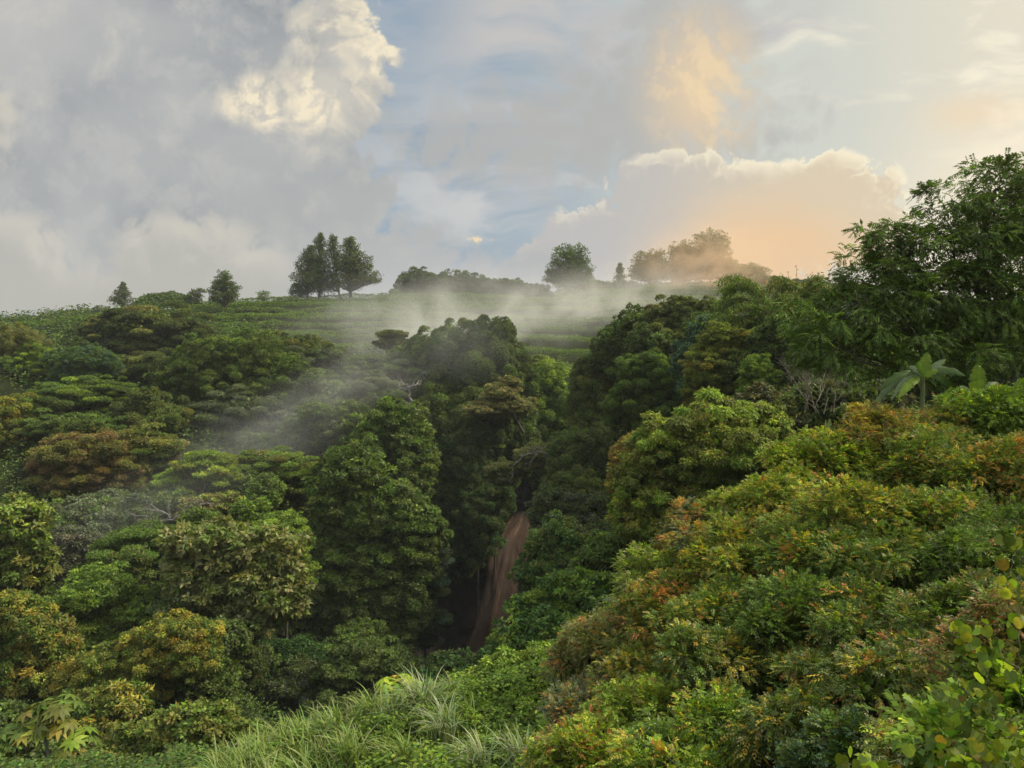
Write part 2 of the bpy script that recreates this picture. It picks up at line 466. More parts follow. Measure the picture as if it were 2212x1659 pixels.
def crown(ells, D, sty, pal, R, tips=None, lv=None, thin=1.0):
    """leaf blades of one crown. ells: list of (centre (3,), radii (3,)). Returns Leaves and clump centres"""
    s = dict(STY[sty]); s.update(lv or {})
    s['rc'] *= R.uniform(.78, 1.28); s['fl'] *= R.uniform(.8, 1.25); s['leaf'] *= R.uniform(.85, 1.4); s['asp'] *= R.uniform(.8, 1.2)
    w, cols = palette(pal)
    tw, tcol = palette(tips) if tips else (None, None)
    LV = Leaves()
    allc = []
    L0 = max(s['leaf'] * .85, 1.75 * D / 770.0)
    for (c0, r0) in ells:
        c0 = np.asarray(c0, float); r0 = np.asarray(r0, float)
        rm = (r0[0] * r0[1] * r0[2]) ** (1 / 3)
        rc = s['rc'] * rm * (1.0 if rm < 8 else (8 / rm) ** 0.5)
        A = 4 * np.pi * (((r0[0] * r0[1]) ** 1.6 + (r0[0] * r0[2]) ** 1.6 + (r0[1] * r0[2]) ** 1.6) / 3) ** (1 / 1.6)
        n = int(max(14, 0.85 * A / (np.pi * rc * rc)))
        d = fib(n, R)
        d = d[d[:, 2] > s['zmin']]
        # gentle lumps
        am = np.ones(len(d))
        for k in range(4):
            q = unit(R.normal(0, 1, 3)); am += s['amp'] * np.sin(3.2 * (d @ q) * (1 + 0.6 * k) + R.uniform(0, 6.28)) / (1 + 0.5 * k)
        am = np.clip(am, 0.55, 1.3) - s['rc'] * 0.55
        am *= R.uniform(0.72, 1.08, len(d))
        am += np.where(R.random(len(d)) < .07, R.uniform(.02, .11, len(d)), 0)      # a few sprigs stick out
        cc = c0 + d * r0 * am[:, None]
        # drop what lies deep inside a neighbouring lobe
        keep = np.ones(len(d), bool)
        for (c1, r1) in ells:
            if c1 is c0 or np.allclose(c1, c0):
                continue
            keep &= np.linalg.norm((cc - c1) / r1, axis=1) > 0.72
        cc, d = cc[keep], d[keep]
        if len(cc) == 0:
            continue
        allc.append(cc)
        # far side thinner: it is only seen from elsewhere
        view = unit(-cc * np.array([1, 1, 0.3]))
        facing = np.sum(view * d, axis=1)
        nl_tot = thin * s['cover'] * A * 0.85 / (0.5 * L0 * L0 * s['asp'] * 1.0)
        wt_ = np.where(facing < -0.35, 0.45, 1.0)
        csz = R.uniform(0.72, 1.3, len(cc))
        p = wt_ * csz ** 2; p = p / p.sum()
        nl = R.multinomial(int(min(nl_tot, 70000)), p)
        idx = np.repeat(np.arange(len(cc)), nl)
        k = len(idx)
        u = unit(R.normal(0, 1, (k, 3)) + d[idx] * 1.0 + UP * 0.6)
        rad = 1 - 0.38 * R.random(k) ** 2.0
        loc = u * rad[:, None] * np.array([1, 1, s['fl']]) * (rc * csz[idx])[:, None]
        pos = cc[idx] + loc
        nrm = unit(UP * s['up'] * 0.55 + u * 0.95 + R.normal(0, 0.36, (k, 3)))
        ax = unit(u * np.array([1, 1, 0.25]) + R.normal(0, 0.6, (k, 3)) - UP * s.get('droop', 0.25))
        base = cols[R.choice(len(cols), len(cc), p=w)]
        cl = base[idx] * 0.62 + cols[R.choice(len(cols), k, p=w)] * 0.38
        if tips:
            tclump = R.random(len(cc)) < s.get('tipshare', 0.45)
            tip = tclump[idx] & (u[:, 2] > 0.15) & (R.random(k) < 0.75)  # upper leaves yellower: young growth, with sunlit tops put into the colour too
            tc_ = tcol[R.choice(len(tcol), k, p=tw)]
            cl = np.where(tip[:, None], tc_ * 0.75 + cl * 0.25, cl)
        cl = cl * R.normal(1, 0.16, (len(cc), 1)).clip(0.6, 1.5)[idx]
        cl = jitter(cl, R)
        LV.add(pos, ax, nrm, L0 * R.uniform(0.65, 1.25, k), L0 * s['asp'] * R.uniform(0.75, 1.2, k), cl)
        # inner leaves close the crown
        ki = int(0.16 * k)
        ui = unit(R.normal(0, 1, (ki, 3))); ri = R.uniform(0.35, 0.72, ki)
        LV.add(c0 + ui * r0 * ri[:, None], R.normal(0, 1, (ki, 3)), unit(R.normal(0, 1, (ki, 3)) + UP), L0 * 1.9, L0 * 1.3,
               jitter(cols[R.choice(len(cols), ki, p=w)], R))
    return LV, (np.concatenate(allc) if allc else np.zeros((0, 3)))

def trunk_paths(base, ells, clumps, R, r_trunk, n_limb=7):
    c0 = np.asarray(ells[0][0]); paths = []
    fork = base * 0.45 + c0 * 0.55
    p = bend(base, fork, 7, 0, r_trunk * 0.5, R)
    paths.append((p, np.linspace(r_trunk * 1.25, r_trunk * 0.75, 7)))
    if len(clumps):
        for i in R.choice(len(clumps), min(n_limb, len(clumps)), replace=False):
            q = bend(p[-1] if R.random() < .7 else p[-2], clumps[i], 6, -0.3 * r_trunk, r_trunk * 0.5, R)
            paths.append((q, np.linspace(r_trunk * 0.6, r_trunk * 0.1, 6)))
    return paths
# ------------------------------------------------------------------ every tree and bush: what it is, where it stands, how it looks
# ellipses (px, py, rx, ry[, extra distance]) are read off the photograph and become lobes of a crown of real size at distance D
T = []
def tree(name, D, ells, sty, pal, label, cat='tree', tips=None, group=None, bark='dark', lv=None, thin=1.0, limbs=7, drop=0.7, depth=0.9, foot=None):
    T.append(dict(name=name, D=D, ells=ells, sty=sty, pal=pal, label=label, cat=cat, tips=tips, group=group, bark=bark, lv=lv, thin=thin, limbs=limbs, drop=drop, depth=depth, foot=foot))

# --- ridge and woods at the far left
RIDGE = 'hazy trees on the far ridge'
for (x, y, rx, ry, lb) in ((18, 700, 26, 13, 'hazy tree at the very start of the far left ridge'), (62, 694, 26, 13, 'second hazy crown along the far left ridge'), (104, 692, 24, 14, 'hazy crown in the middle of the far left ridge'),
                           (146, 684, 26, 14, 'hazy crown on the far left ridge above the green field patch'), (186, 680, 22, 13, 'hazy crown on the far ridge just left of the dark umbrella tree'), (222, 676, 22, 12, 'hazy crown on the far ridge behind the dark umbrella tree')):
    tree('distant_tree', 320, [(x, y, rx, ry)], 'dome', 'dark', lb, group=RIDGE, lv=dict(cover=1.5))
# --- wooded mound left of the round tree on the crest
tree('broadleaf_tree', 232, [(330, 655, 36, 16), (358, 645, 34, 12)], 'dome', 'dark', 'low dark tree on the crest just above the big umbrella tree', group='dark trees on the left crest')
tree('broadleaf_tree', 228, [(396, 652, 32, 17), (420, 662, 20, 12)], 'dome', {'dark': 2, 'mid': 1}, 'dark green tree on the crest below the thin umbrella sapling', group='dark trees on the left crest')
# --- dense dark wood on the right end of the crest
MOUND = 'trees of the dark copse on the hilltop'
for (x, y, rx, ry, lb) in ((888, 614, 27, 24, 'round leftmost tree of the hilltop copse, with a steep left side'), (926, 611, 26, 21, 'tall second crown of the hilltop copse'), (965, 613, 27, 19, 'third crown of the hilltop copse, under the small white cloud'),
                           (1006, 617, 28, 18, 'crown in the middle of the hilltop copse'), (1046, 620, 27, 17, 'dark crown right of the middle of the hilltop copse'), (1086, 622, 26, 17, 'dark crown near the right end of the hilltop copse'),
                           (1122, 627, 25, 14, 'last low crown where the hilltop copse slopes down to the right'), (1160, 632, 28, 10, 'low scrub tree between the copse and the big oval tree')):
    tree('broadleaf_tree', 266, [(x, y - 3, rx * 1.15, ry * 1.2), (x + 6, y + 11, rx * 1.15, ry)], 'dome', 'dark', lb, group=MOUND, lv=dict(cover=1.7))
tree('broadleaf_tree', 285, [(1290, 622, 50, 13), (1345, 622, 40, 12)], 'dome', 'dark', 'low hazy thicket on the crest right of the big oval tree')
tree('broadleaf_tree', 290, [(1640, 612, 60, 12), (1720, 618, 60, 10)], 'dome', 'dark', 'low thicket along the crest behind the bamboo plumes')

# --- left slope, back to front
tree('umbrella_tree', 140, [(312, 705, 112, 46), (225, 722, 55, 32), (395, 728, 58, 32), (310, 752, 95, 34)], 'layer', {'dark': 4, 'olive': 1}, 'wide dark umbrella tree standing highest on the left slope', lv=dict(rc=.26, fl=.34, zmin=-.4), tips={'olive': 2, 'brown': 1}, drop=1.0)
tree('broadleaf_tree', 150, [(163, 735, 24, 20)], 'dome', 'dark', 'small dark round tree at the left foot of the wide umbrella tree')
tree('bamboo_clump', 118, [(30, 742, 34, 38), (68, 752, 28, 30)], 'vine', {'olive': 2, 'tan': 1}, 'feathery yellowish bamboo at the left edge below the ridge', cat='bamboo', lv=dict(leaf=.3, asp=.2, droop=.6))
tree('broadleaf_tree', 118, [(85, 782, 52, 36), (55, 800, 30, 40)], 'fine', {'fresh': 2, 'mid': 1}, 'bright yellow-green rounded tree near the left edge under the bamboo', tips={'lime': 1})
tree('broadleaf_tree', 114, [(160, 800, 52, 44), (205, 780, 48, 28)], 'fine', {'mid': 1, 'blue': 1}, 'soft bluish green tree in front of the umbrella tree on its left')
tree('broadleaf_tree', 122, [(330, 800, 78, 42), (250, 815, 60, 40)], 'layer', {'dark': 2, 'olive': 1}, 'dark layered tree in the shade below the wide umbrella tree')
tree('broadleaf_tree', 112, [(505, 775, 92, 52), (430, 815, 72, 50), (585, 812, 72, 58), (490, 840, 100, 56), (395, 845, 55, 48)], 'fluffy', {'mid': 3, 'dark': 2}, 'big fluffy cauliflower-topped green tree right of the umbrella tree', tips={'olive': 2, 'fresh': 2})
tree('broadleaf_tree', 132, [(625, 748, 48, 26), (672, 768, 40, 34)], 'dome', {'dark': 2, 'olive': 1}, 'dull green tree behind the right shoulder of the fluffy tree')
tree('broadleaf_tree', 124, [(640, 790, 40, 34), (715, 795, 44, 40)], 'dome', {'dark': 2, 'grey': 1}, 'misty grey-green tree where the mist meets the coffee field')
tree('broadleaf_tree', 100, [(178, 858, 100, 36), (110, 870, 50, 36), (235, 850, 40, 30)], 'layer', {'mid': 2, 'dark': 1}, 'layered mid green tree below the bluish green tree on the left', tips={'fresh': 1, 'lime': 1})
tree('broadleaf_tree', 98, [(330, 895, 62, 50), (290, 920, 50, 40)], 'dome', {'dark': 2, 'olive': 1}, 'shaded tree between the fluffy tree and the brown-topped tree')
tree('broadleaf_tree', 92, [(22, 905, 42, 48), (10, 950, 40, 50)], 'dome', {'olive': 1, 'mid': 1, 'gold': 1}, 'sunlit yellow-orange tipped tree on the left edge', tips={'gold': 2, 'lime': 1})
tree('broadleaf_tree', 94, [(140, 925, 100, 32), (205, 920, 60, 30), (70, 945, 40, 30)], 'layer', {'mid': 1, 'dark': 1}, 'flat-topped layered green tree right above the brown-topped tree', tips={'mid': 1})
tree('broadleaf_tree', 86, [(200, 975, 92, 44), (130, 1005, 62, 44), (255, 1015, 62, 44), (190, 1035, 90, 40)], 'layer', {'brown': 2, 'olive': 2}, 'brown-topped layered tree on the left slope', lv=dict(rc=.22, fl=.42))
tree('broadleaf_tree', 89, [(330, 965, 58, 46), (340, 1010, 50, 44)], 'layer', {'olive': 2, 'mid': 1}, 'olive layered tree touching the brown-topped tree on its right')
tree('broadleaf_tree', 106, [(520, 885, 92, 40), (440, 910, 52, 40), (600, 900, 60, 40), (505, 930, 90, 40)], 'layer', {'dark': 1, 'grey': 1}, 'misty layered tree directly below the fluffy tree', lv=dict(rc=.24))
tree('broadleaf_tree', 108, [(705, 860, 66, 50), (660, 905, 50, 40)], 'dome', {'grey': 1, 'mid': 1}, 'mist-veiled tree left of the pale leaning trunk')
tree('broadleaf_tree', 98, [(722, 915, 88, 40), (655, 940, 50, 40), (770, 945, 60, 40)], 'fluffy', {'mid': 1, 'grey': 1}, 'pale twiggy green tree in the drifting mist', tips={'tan': 1, 'fresh': 1})
tree('broadleaf_tree', 104, [(815, 870, 60, 50), (775, 850, 40, 36)], 'layer', {'dark': 1, 'grey': 1}, 'grey-green misty tree behind the pale leaning trunk')
tree('broadleaf_tree', 92, [(850, 925, 62, 60), (800, 960, 60, 55), (890, 985, 46, 70)], 'big', {'mid': 2, 'dark': 1}, 'broad-leaved green tree in front of the pale leaning trunk', tips={'fresh': 1, 'tan': 1})
tree('broadleaf_tree', 84, [(595, 1010, 80, 44), (640, 1040, 46, 46), (560, 1055, 60, 40)], 'layer', {'mid': 2, 'olive': 1}, 'wide pale green spreading tree at the lower end of the mist', tips={'fresh': 1})
tree('broadleaf_tree', 79, [(445, 1005, 66, 28), (395, 1035, 56, 30), (480, 1030, 44, 24)], 'layer', {'fresh': 2, 'olive': 1}, 'yellow-green flat-topped tree left of the wide spreading tree', tips={'lime': 2, 'gold': 1}, bark='pale', drop=1.3)
tree('broadleaf_tree', 77, [(200, 1110, 92, 36), (130, 1120, 40, 36), (270, 1130, 46, 36)], 'dome', {'grey': 2, 'mid': 1}, 'grey-green hazy tree below the brown-topped tree')
tree('broadleaf_tree', 77, [(330, 1100, 46, 34), (365, 1080, 40, 26)], 'dome', {'mid': 1, 'grey': 1}, 'dull tree behind the bare pale branches')
tree('broadleaf_tree', 73, [(440, 1100, 46, 36), (490, 1090, 30, 30)], 'dome', {'olive': 1, 'brown': 1, 'tan': 1}, 'half-bare brownish tree with lime leaves on its right side', tips={'lime': 2}, thin=.6, bark='pale')
tree('broadleaf_tree', 71, [(545, 1115, 40, 30)], 'dome', {'mid': 1, 'fresh': 1}, 'small fresh green bush between the half-bare tree and the dark gap')
tree('broadleaf_tree', 66, [(612, 1150, 58, 40), (625, 1200, 46, 54)], 'layer', {'fresh': 1, 'mid': 1}, 'bright green tree behind the tan-leaved tree, beside the dark gap', tips={'lime': 1})
tree('broadleaf_tree', 62, [(42, 1125, 62, 52), (20, 1185, 60, 60), (55, 1230, 52, 60)], 'big', {'olive': 1, 'mid': 1}, 'large-leaved tree with yellow-lit tips at the left edge', tips={'lime': 2, 'tan': 1}, lv=dict(rc=.2))
tree('broadleaf_tree', 70, [(145, 1200, 56, 58), (120, 1260, 44, 50)], 'dome', {'grey': 2, 'plum': 1}, 'grey-brown leafy tree right of the large-leaved tree on the left edge')
tree('broadleaf_tree', 66, [(295, 1180, 92, 46), (235, 1215, 50, 40), (345, 1215, 50, 40)], 'layer', {'mid': 2, 'dark': 1}, 'layered green tree below the bare pale branches')
tree('broadleaf_tree', 58, [(460, 1180, 86, 48), (575, 1195, 70, 50), (430, 1250, 66, 62), (530, 1255, 78, 62), (605, 1285, 56, 66), (540, 1320, 70, 40)], 'big', {'olive': 2, 'tan': 2, 'mid': 1}, 'large tree with tan-edged olive leaves left of the dark gap', lv=dict(rc=.17, leaf=.40, asp=.55), tips={'tan': 2, 'olive': 1})
tree('broadleaf_tree', 58, [(215, 1280, 84, 46), (170, 1330, 66, 46), (270, 1335, 60, 52), (215, 1375, 76, 40)], 'layer', {'fresh': 1, 'mid': 2}, 'green tree in rounded parasol-like layers at the lower left', tips={'fresh': 2, 'lime': 1}, lv=dict(rc=.22, fl=.5))
tree('broadleaf_tree', 49, [(45, 1345, 76, 52), (110, 1395, 56, 56), (40, 1425, 80, 60), (110, 1460, 50, 40)], 'fluffy', {'mid': 3, 'olive': 1, 'gold': .8}, 'tree with orange-brown upper left half at the lower left edge', tips={'gold': 1, 'brown': 1, 'olive': 1})
tree('broadleaf_tree', 47, [(400, 1375, 64, 50), (335, 1410, 70, 48), (250, 1440, 66, 48), (180, 1480, 66, 50), (420, 1420, 46, 50), (290, 1480, 80, 40)], 'fluffy', {'mid': 2, 'olive': 1.5, 'gold': 1}, 'arching golden-yellow tree at the lower left', tips={'gold': 1.3, 'lime': 1, 'brown': .4})
tree('broadleaf_tree', 50, [(440, 1490, 56, 62), (370, 1530, 60, 40)], 'dome', {'dark': 2, 'mid': 1}, 'shaded dull tree under the right end of the golden tree')
tree('broadleaf_tree', 43, [(195, 1555, 70, 50), (250, 1530, 60, 44)], 'dome', {'mid': 1, 'olive': 1}, 'green-yellow bush right behind the large-leaved parasol sapling', tips={'gold': 1})
tree('broadleaf_tree', 38, [(430, 1580, 84, 62), (340, 1610, 76, 56), (500, 1620, 70, 60), (270, 1640, 70, 50)], 'dome', {'olive': 2, 'mid': 2}, 'mottled olive tree at the bottom edge left of the tall grass', tips={'fresh': 1, 'olive': 1}, lv=dict(rc=.2))
tree('broadleaf_tree', 40, [(60, 1640, 90, 60), (0, 1560, 34, 50)], 'dome', {'dark': 2, 'mid': 1}, 'dark bush in the bottom left corner')
tree('broadleaf_tree', 64, [(590, 1430, 64, 42), (640, 1415, 60, 36), (560, 1475, 60, 40)], 'dome', 'deep', 'deep green low tree right of the dark gap under the tan-leaved tree')
tree('broadleaf_tree', 60, [(660, 1480, 66, 50), (600, 1520, 60, 40)], 'dome', {'dark': 2, 'grey': 1}, 'dim hazy low tree in the gorge below the deep green one')
tree('broadleaf_tree', 58, [(780, 1430, 86, 50), (830, 1460, 44, 52), (740, 1475, 60, 46)], 'layer', {'mid': 1, 'dark': 2}, 'low layered green tree at the foot of the tall leafy column')
tree('broadleaf_tree', 52, [(700, 1560, 80, 50), (800, 1550, 70, 46)], 'dome', 'dark', 'dark shaded bush deep in the gorge behind the tall grass')
tree('broadleaf_tree', 74, [(700, 1390, 60, 60), (650, 1330, 40, 60)], 'dome', 'dark', 'shaded thicket filling the gorge left of the tall leafy column')

# --- the tall leafy column left of the waterfall
tree('broadleaf_tree', 75, [(775, 1010, 66, 52), (735, 1065, 60, 62), (880, 1110, 66, 58), (800, 1115, 80, 72), (905, 1170, 52, 64), (760, 1190, 72, 66), (850, 1210, 80, 70), (770, 1270, 70, 60)], 'big', {'mid': 2, 'dark': 1}, 'tall tree with big whorled leaves towering left of the waterfall', tips={'fresh': 2, 'tan': 1}, lv=dict(leaf=.46, rc=.19), drop=.9)
tree('broadleaf_tree', 74, [(800, 1330, 60, 62), (740, 1320, 50, 50), (860, 1290, 50, 60), (850, 1370, 44, 44)], 'vine', {'dark': 2, 'mid': 1}, 'ragged hanging foliage under the tall whorled-leaf tree')
tree('broadleaf_tree', 78, [(925, 1215, 46, 62), (905, 1300, 50, 56), (930, 1345, 34, 42)], 'layer', {'dark': 2, 'blue': 1}, 'feathery dark branches reaching right towards the waterfall', lv=dict(rc=.3, fl=.25))
# --- dark walls round the fall
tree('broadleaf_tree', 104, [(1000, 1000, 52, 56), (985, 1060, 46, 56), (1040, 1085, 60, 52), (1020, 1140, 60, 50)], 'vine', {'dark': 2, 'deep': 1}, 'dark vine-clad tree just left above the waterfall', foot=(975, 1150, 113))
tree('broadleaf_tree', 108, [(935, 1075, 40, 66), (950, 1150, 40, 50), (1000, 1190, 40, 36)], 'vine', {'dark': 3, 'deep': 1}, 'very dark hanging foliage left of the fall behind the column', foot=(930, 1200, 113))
tree('broadleaf_tree', 110, [(1030, 920, 84, 66), (950, 930, 56, 60), (1100, 930, 56, 56), (1070, 985, 60, 40)], 'vine', {'dark': 2, 'mid': 1}, 'dark leafy slope below the vine-draped dome')
tree('vine_covered_tree', 116, [(1000, 775, 74, 78), (1068, 750, 46, 56), (960, 840, 62, 70), (1040, 830, 88, 76), (1100, 810, 46, 66), (1075, 706, 14, 16)], 'vine', {'mid': 1, 'dark': 2}, 'tall vine-draped dome standing in the centre before the coffee field', tips={'olive': 1, 'mid': 1}, lv=dict(rc=.15))
tree('broadleaf_tree', 118, [(1185, 835, 48, 46), (1160, 880, 50, 48), (1210, 890, 34, 50)], 'vine', {'mid': 2, 'fresh': 1}, 'fresh green shrubby tree right of the vine-draped dome', tips={'lime': 2})
tree('broadleaf_tree', 140, [(1195, 795, 34, 14), (1165, 780, 24, 18)], 'layer', {'fresh': 1, 'tan': 1}, 'thin light green tree against the field right of the vine-draped dome', thin=.6)
tree('flat_topped_tree', 102, [(1085, 850, 44, 20), (1050, 880, 50, 16), (1120, 875, 34, 20), (1105, 825, 22, 12)], 'layer', {'tan': 2, 'olive': 1}, 'thin tree with brownish flat tufts below the vine-draped dome', foot=(1130, 935, 105), limbs=3, thin=.7, tips={'brown': 1})
tree('flat_topped_tree', 96, [(1165, 978, 56, 20), (1100, 1010, 42, 16), (1205, 995, 36, 20), (1085, 1030, 30, 14)], 'layer', {'tan': 2, 'olive': 2}, 'pale-branched flat-topped tree leaning out over the top of the waterfall', foot=(1262, 1075, 96), limbs=4, thin=.7)
tree('umbrella_tree', 122, [(842, 722, 30, 9), (850, 738, 26, 9), (832, 742, 22, 8)], 'layer', {'olive': 1, 'dark': 1}, 'slim umbrella tree rising out of the mist left of the dome', thin=.8, drop=4.0)
tree('umbrella_tree', 121, [(905, 750, 34, 14), (880, 770, 44, 18), (925, 775, 34, 20)], 'layer', {'dark': 1, 'grey': 1}, 'hazy layered tree touching the left side of the dome')
tree('broadleaf_tree', 116, [(850, 800, 56, 34), (900, 820, 44, 40), (790, 800, 40, 30)], 'layer', {'grey': 1, 'mid': 1}, 'mist-drowned trees left of the dome, above the pale leaning trunk')

# --- right slope
tree('vine_covered_tree', 94, [(1290, 810, 46, 46), (1265, 870, 34, 66), (1320, 860, 40, 60), (1285, 940, 50, 56)], 'vine', {'mid': 1, 'olive': 1, 'dark': 2}, 'vine-hung cliff-edge tree with an upright left side, right of the field gap', lv=dict(rc=.17))
tree('broadleaf_tree', 92, [(1345, 735, 46, 34), (1380, 700, 40, 34), (1330, 770, 44, 40)], 'vine', {'dark': 2, 'mid': 1}, 'dark tree climbing from the field gap towards the bamboo', lv=dict(rc=.17))
tree('broadleaf_tree', 80, [(1470, 690, 62, 40), (1420, 720, 52, 42), (1530, 700, 46, 44), (1470, 660, 34, 20), (1450, 760, 70, 46)], 'fluffy', {'dark': 2, 'olive': 1}, 'dark tree with stubby upright tips left of the bamboo plumes', tips={'tan': 1})
tree('broadleaf_tree', 76, [(1400, 800, 66, 44), (1450, 830, 76, 50), (1380, 860, 62, 54), (1500, 800, 46, 50), (1430, 900, 76, 50)], 'fluffy', {'mid': 3, 'dark': 1}, 'mid green tree in the middle of the right slope', tips={'fresh': 1})
tree('drooping_tree', 70, [(1520, 745, 34, 54), (1490, 790, 28, 60), (1550, 725, 34, 34)], 'vine', {'blue': 2, 'dark': 1}, 'bluish dark drooping tree beside the olive tree on the right slope')
tree('broadleaf_tree', 60, [(1570, 740, 56, 44), (1610, 780, 50, 52), (1530, 800, 44, 60), (1580, 825, 60, 50), (1520, 850, 40, 40)], 'fine', {'olive': 2, 'mid': 1, 'gold': .5}, 'yellowish olive tree below the bamboo plumes', tips={'olive': 1, 'lime': .6}, lv=dict(fl=.45))
tree('broadleaf_tree', 56, [(1640, 830, 44, 56), (1620, 880, 40, 30)], 'fine', {'fresh': 1, 'mid': 1}, 'small pointed fresh green tree right of the olive tree', tips={'fresh': 1})
tree('broadleaf_tree', 58, [(1690, 790, 60, 52), (1700, 730, 46, 44), (1660, 760, 40, 40)], 'vine', {'mid': 1, 'dark': 1}, 'leafy dark green bush under the bamboo, left of the tall dark tree')
tree('broadleaf_tree', 86, [(1300, 990, 62, 58), (1235, 1000, 40, 60), (1280, 1060, 66, 60), (1350, 960, 52, 66), (1220, 1075, 44, 52)], 'vine', {'dark': 2, 'mid': 1}, 'dark creeper-hung wall of foliage right of the waterfall top')
tree('broadleaf_tree', 78, [(1240, 1120, 62, 52), (1300, 1140, 66, 60), (1190, 1100, 36, 40)], 'vine', {'dark': 3, 'grey': 1}, 'shaded dull green trees right of the upper waterfall')
tree('broadleaf_tree', 64, [(1195, 1170, 52, 46), (1175, 1230, 50, 50), (1240, 1220, 66, 56), (1165, 1275, 42, 46), (1290, 1200, 56, 50)], 'dome', {'mid': 2, 'deep': 1}, 'green bush bulging towards the waterfall from its right side', lv=dict(rc=.17), tips={'olive': 1})
tree('round_tree', 42, [(1545, 960, 146, 100), (1430, 985, 92, 84), (1640, 990, 92, 88), (1400, 1075, 82, 80), (1500, 1075, 120, 92), (1600, 1070, 92, 80), (1440, 1130, 100, 50)], 'fine', {'olive': 1.4, 'fresh': 1.2, 'lime': .4}, 'large round yellow-olive tree in the middle of the right slope', tips={'lime': 1, 'gold': 1, 'olive': 1}, lv=dict(rc=.15, leaf=.2, fl=.7, droop=.6))
tree('broadleaf_tree', 46, [(1385, 985, 52, 44), (1365, 1040, 42, 50)], 'fine', {'brown': 2, 'gold': 1}, 'rust-brown crown leaning on the left side of the round yellow-olive tree', lv=dict(leaf=.2, droop=.6), tips={'gold': 1})
tree('broadleaf_tree', 47, [(1700, 890, 76, 40), (1650, 870, 50, 32), (1770, 905, 60, 44)], 'dome', {'plum': 2, 'olive': 1, 'dark': 1}, 'purplish brown bush below the dry twiggy shrub')
tree('broadleaf_tree', 36, [(1830, 880, 76, 50), (1900, 900, 66, 46), (1780, 860, 50, 40)], 'dome', {'dark': 2, 'plum': 1, 'mid': 1}, 'dark reddish-tinged bush between the dry shrub and the banana plants')
tree('broadleaf_tree', 48, [(1330, 1190, 66, 46), (1290, 1240, 50, 44), (1390, 1170, 60, 40)], 'dome', {'dark': 1, 'mid': 2}, 'dull green bush at the left foot of the round yellow-olive tree')
tree('leafy_shrub', 44, [(1210, 1300, 76, 50), (1290, 1290, 60, 50), (1150, 1330, 44, 40)], 'dome', {'fresh': 1, 'deep': 1}, 'bright green shrub on the slope above the fall foot', cat='shrub', tips={'fresh': 1})
tree('leafy_shrub', 40, [(1090, 1425, 54, 36), (1140, 1390, 62, 44), (1195, 1370, 50, 44)], 'dome', {'deep': 2, 'fresh': 1}, 'vivid green shrub directly below the foot of the waterfall', cat='shrub')
tree('leafy_shrub', 46, [(980, 1460, 66, 36), (910, 1490, 52, 34), (1040, 1470, 40, 30)], 'dome', {'dark': 2, 'deep': 1}, 'dark shrub in the gorge left of the vivid green shrub', cat='shrub')

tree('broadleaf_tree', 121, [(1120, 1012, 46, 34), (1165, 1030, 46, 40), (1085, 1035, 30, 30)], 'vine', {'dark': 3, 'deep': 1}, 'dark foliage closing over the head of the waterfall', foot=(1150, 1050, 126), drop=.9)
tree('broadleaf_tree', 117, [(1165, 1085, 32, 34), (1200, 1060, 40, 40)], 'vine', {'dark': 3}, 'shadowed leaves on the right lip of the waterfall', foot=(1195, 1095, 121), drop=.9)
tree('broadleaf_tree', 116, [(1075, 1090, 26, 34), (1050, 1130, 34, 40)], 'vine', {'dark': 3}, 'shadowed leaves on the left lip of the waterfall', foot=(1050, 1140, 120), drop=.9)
tree('broadleaf_tree', 56, [(520, 1420, 50, 50), (480, 1470, 40, 40)], 'dome', 'dark', 'dim thicket in the dark gap under the tan-leaved tree')
tree('broadleaf_tree', 63, [(380, 1290, 50, 50)], 'dome', {'dark': 2, 'mid': 1}, 'small shaded tree between the parasol-layered tree and the tan-leaved tree')
tree('broadleaf_tree', 54, [(130, 1530, 60, 36)], 'dome', {'mid': 1, 'dark': 1}, 'dull green bush below the golden-topped trees at the lower left')

tree('broadleaf_tree', 52, [(1790, 740, 60, 60), (1850, 810, 80, 56), (1760, 810, 50, 50)], 'dome', {'dark': 2, 'mid': 1}, 'dark tree behind the left skirt of the tall feathery tree')
tree('broadleaf_tree', 48, [(1960, 810, 90, 70), (2060, 800, 80, 66)], 'dome', {'dark': 2, 'mid': 1}, 'shaded tree behind the trunk of the tall feathery tree')
tree('broadleaf_tree', 46, [(2150, 810, 90, 66), (2240, 790, 80, 76)], 'dome', {'dark': 2, 'plum': 1}, 'dark leafy mass behind the glowing banana leaf at the right edge')

# small bushes that close the canopy between neighbouring trees
RF = np.random.default_rng(77)
pool = [t for t in T if 44 < t['D'] < 135]
made = 0
for a_ in pool:
    for b_ in pool:
        if a_ is b_ or made >= 60:
            continue
        ea, eb = a_['ells'][0], b_['ells'][0]
        if math.hypot(ea[0] - eb[0], ea[1] - eb[1]) < 150 and 2 < b_['D'] - a_['D'] < 24 and RF.random() < .45:
            x, y = (ea[0] + eb[0]) / 2 + RF.normal(0, 16), (ea[1] + eb[1]) / 2 + RF.normal(0, 8)
            if 930 < x < 1190 and y > 1000:
                continue
            tree('understory_bush', .4 * a_['D'] + .6 * b_['D'], [(x, y, RF.uniform(34, 52), RF.uniform(28, 40))], ['dome', 'layer', 'vine', 'fluffy'][RF.integers(4)], {'mid': 1, 'dark': 1.2, ['olive', 'fresh', 'grey'][RF.integers(3)]: .5},
                 'green bush filling a gap between the larger trees of the gorge slopes', cat='bush', group='understory bushes between the larger trees')
            made += 1
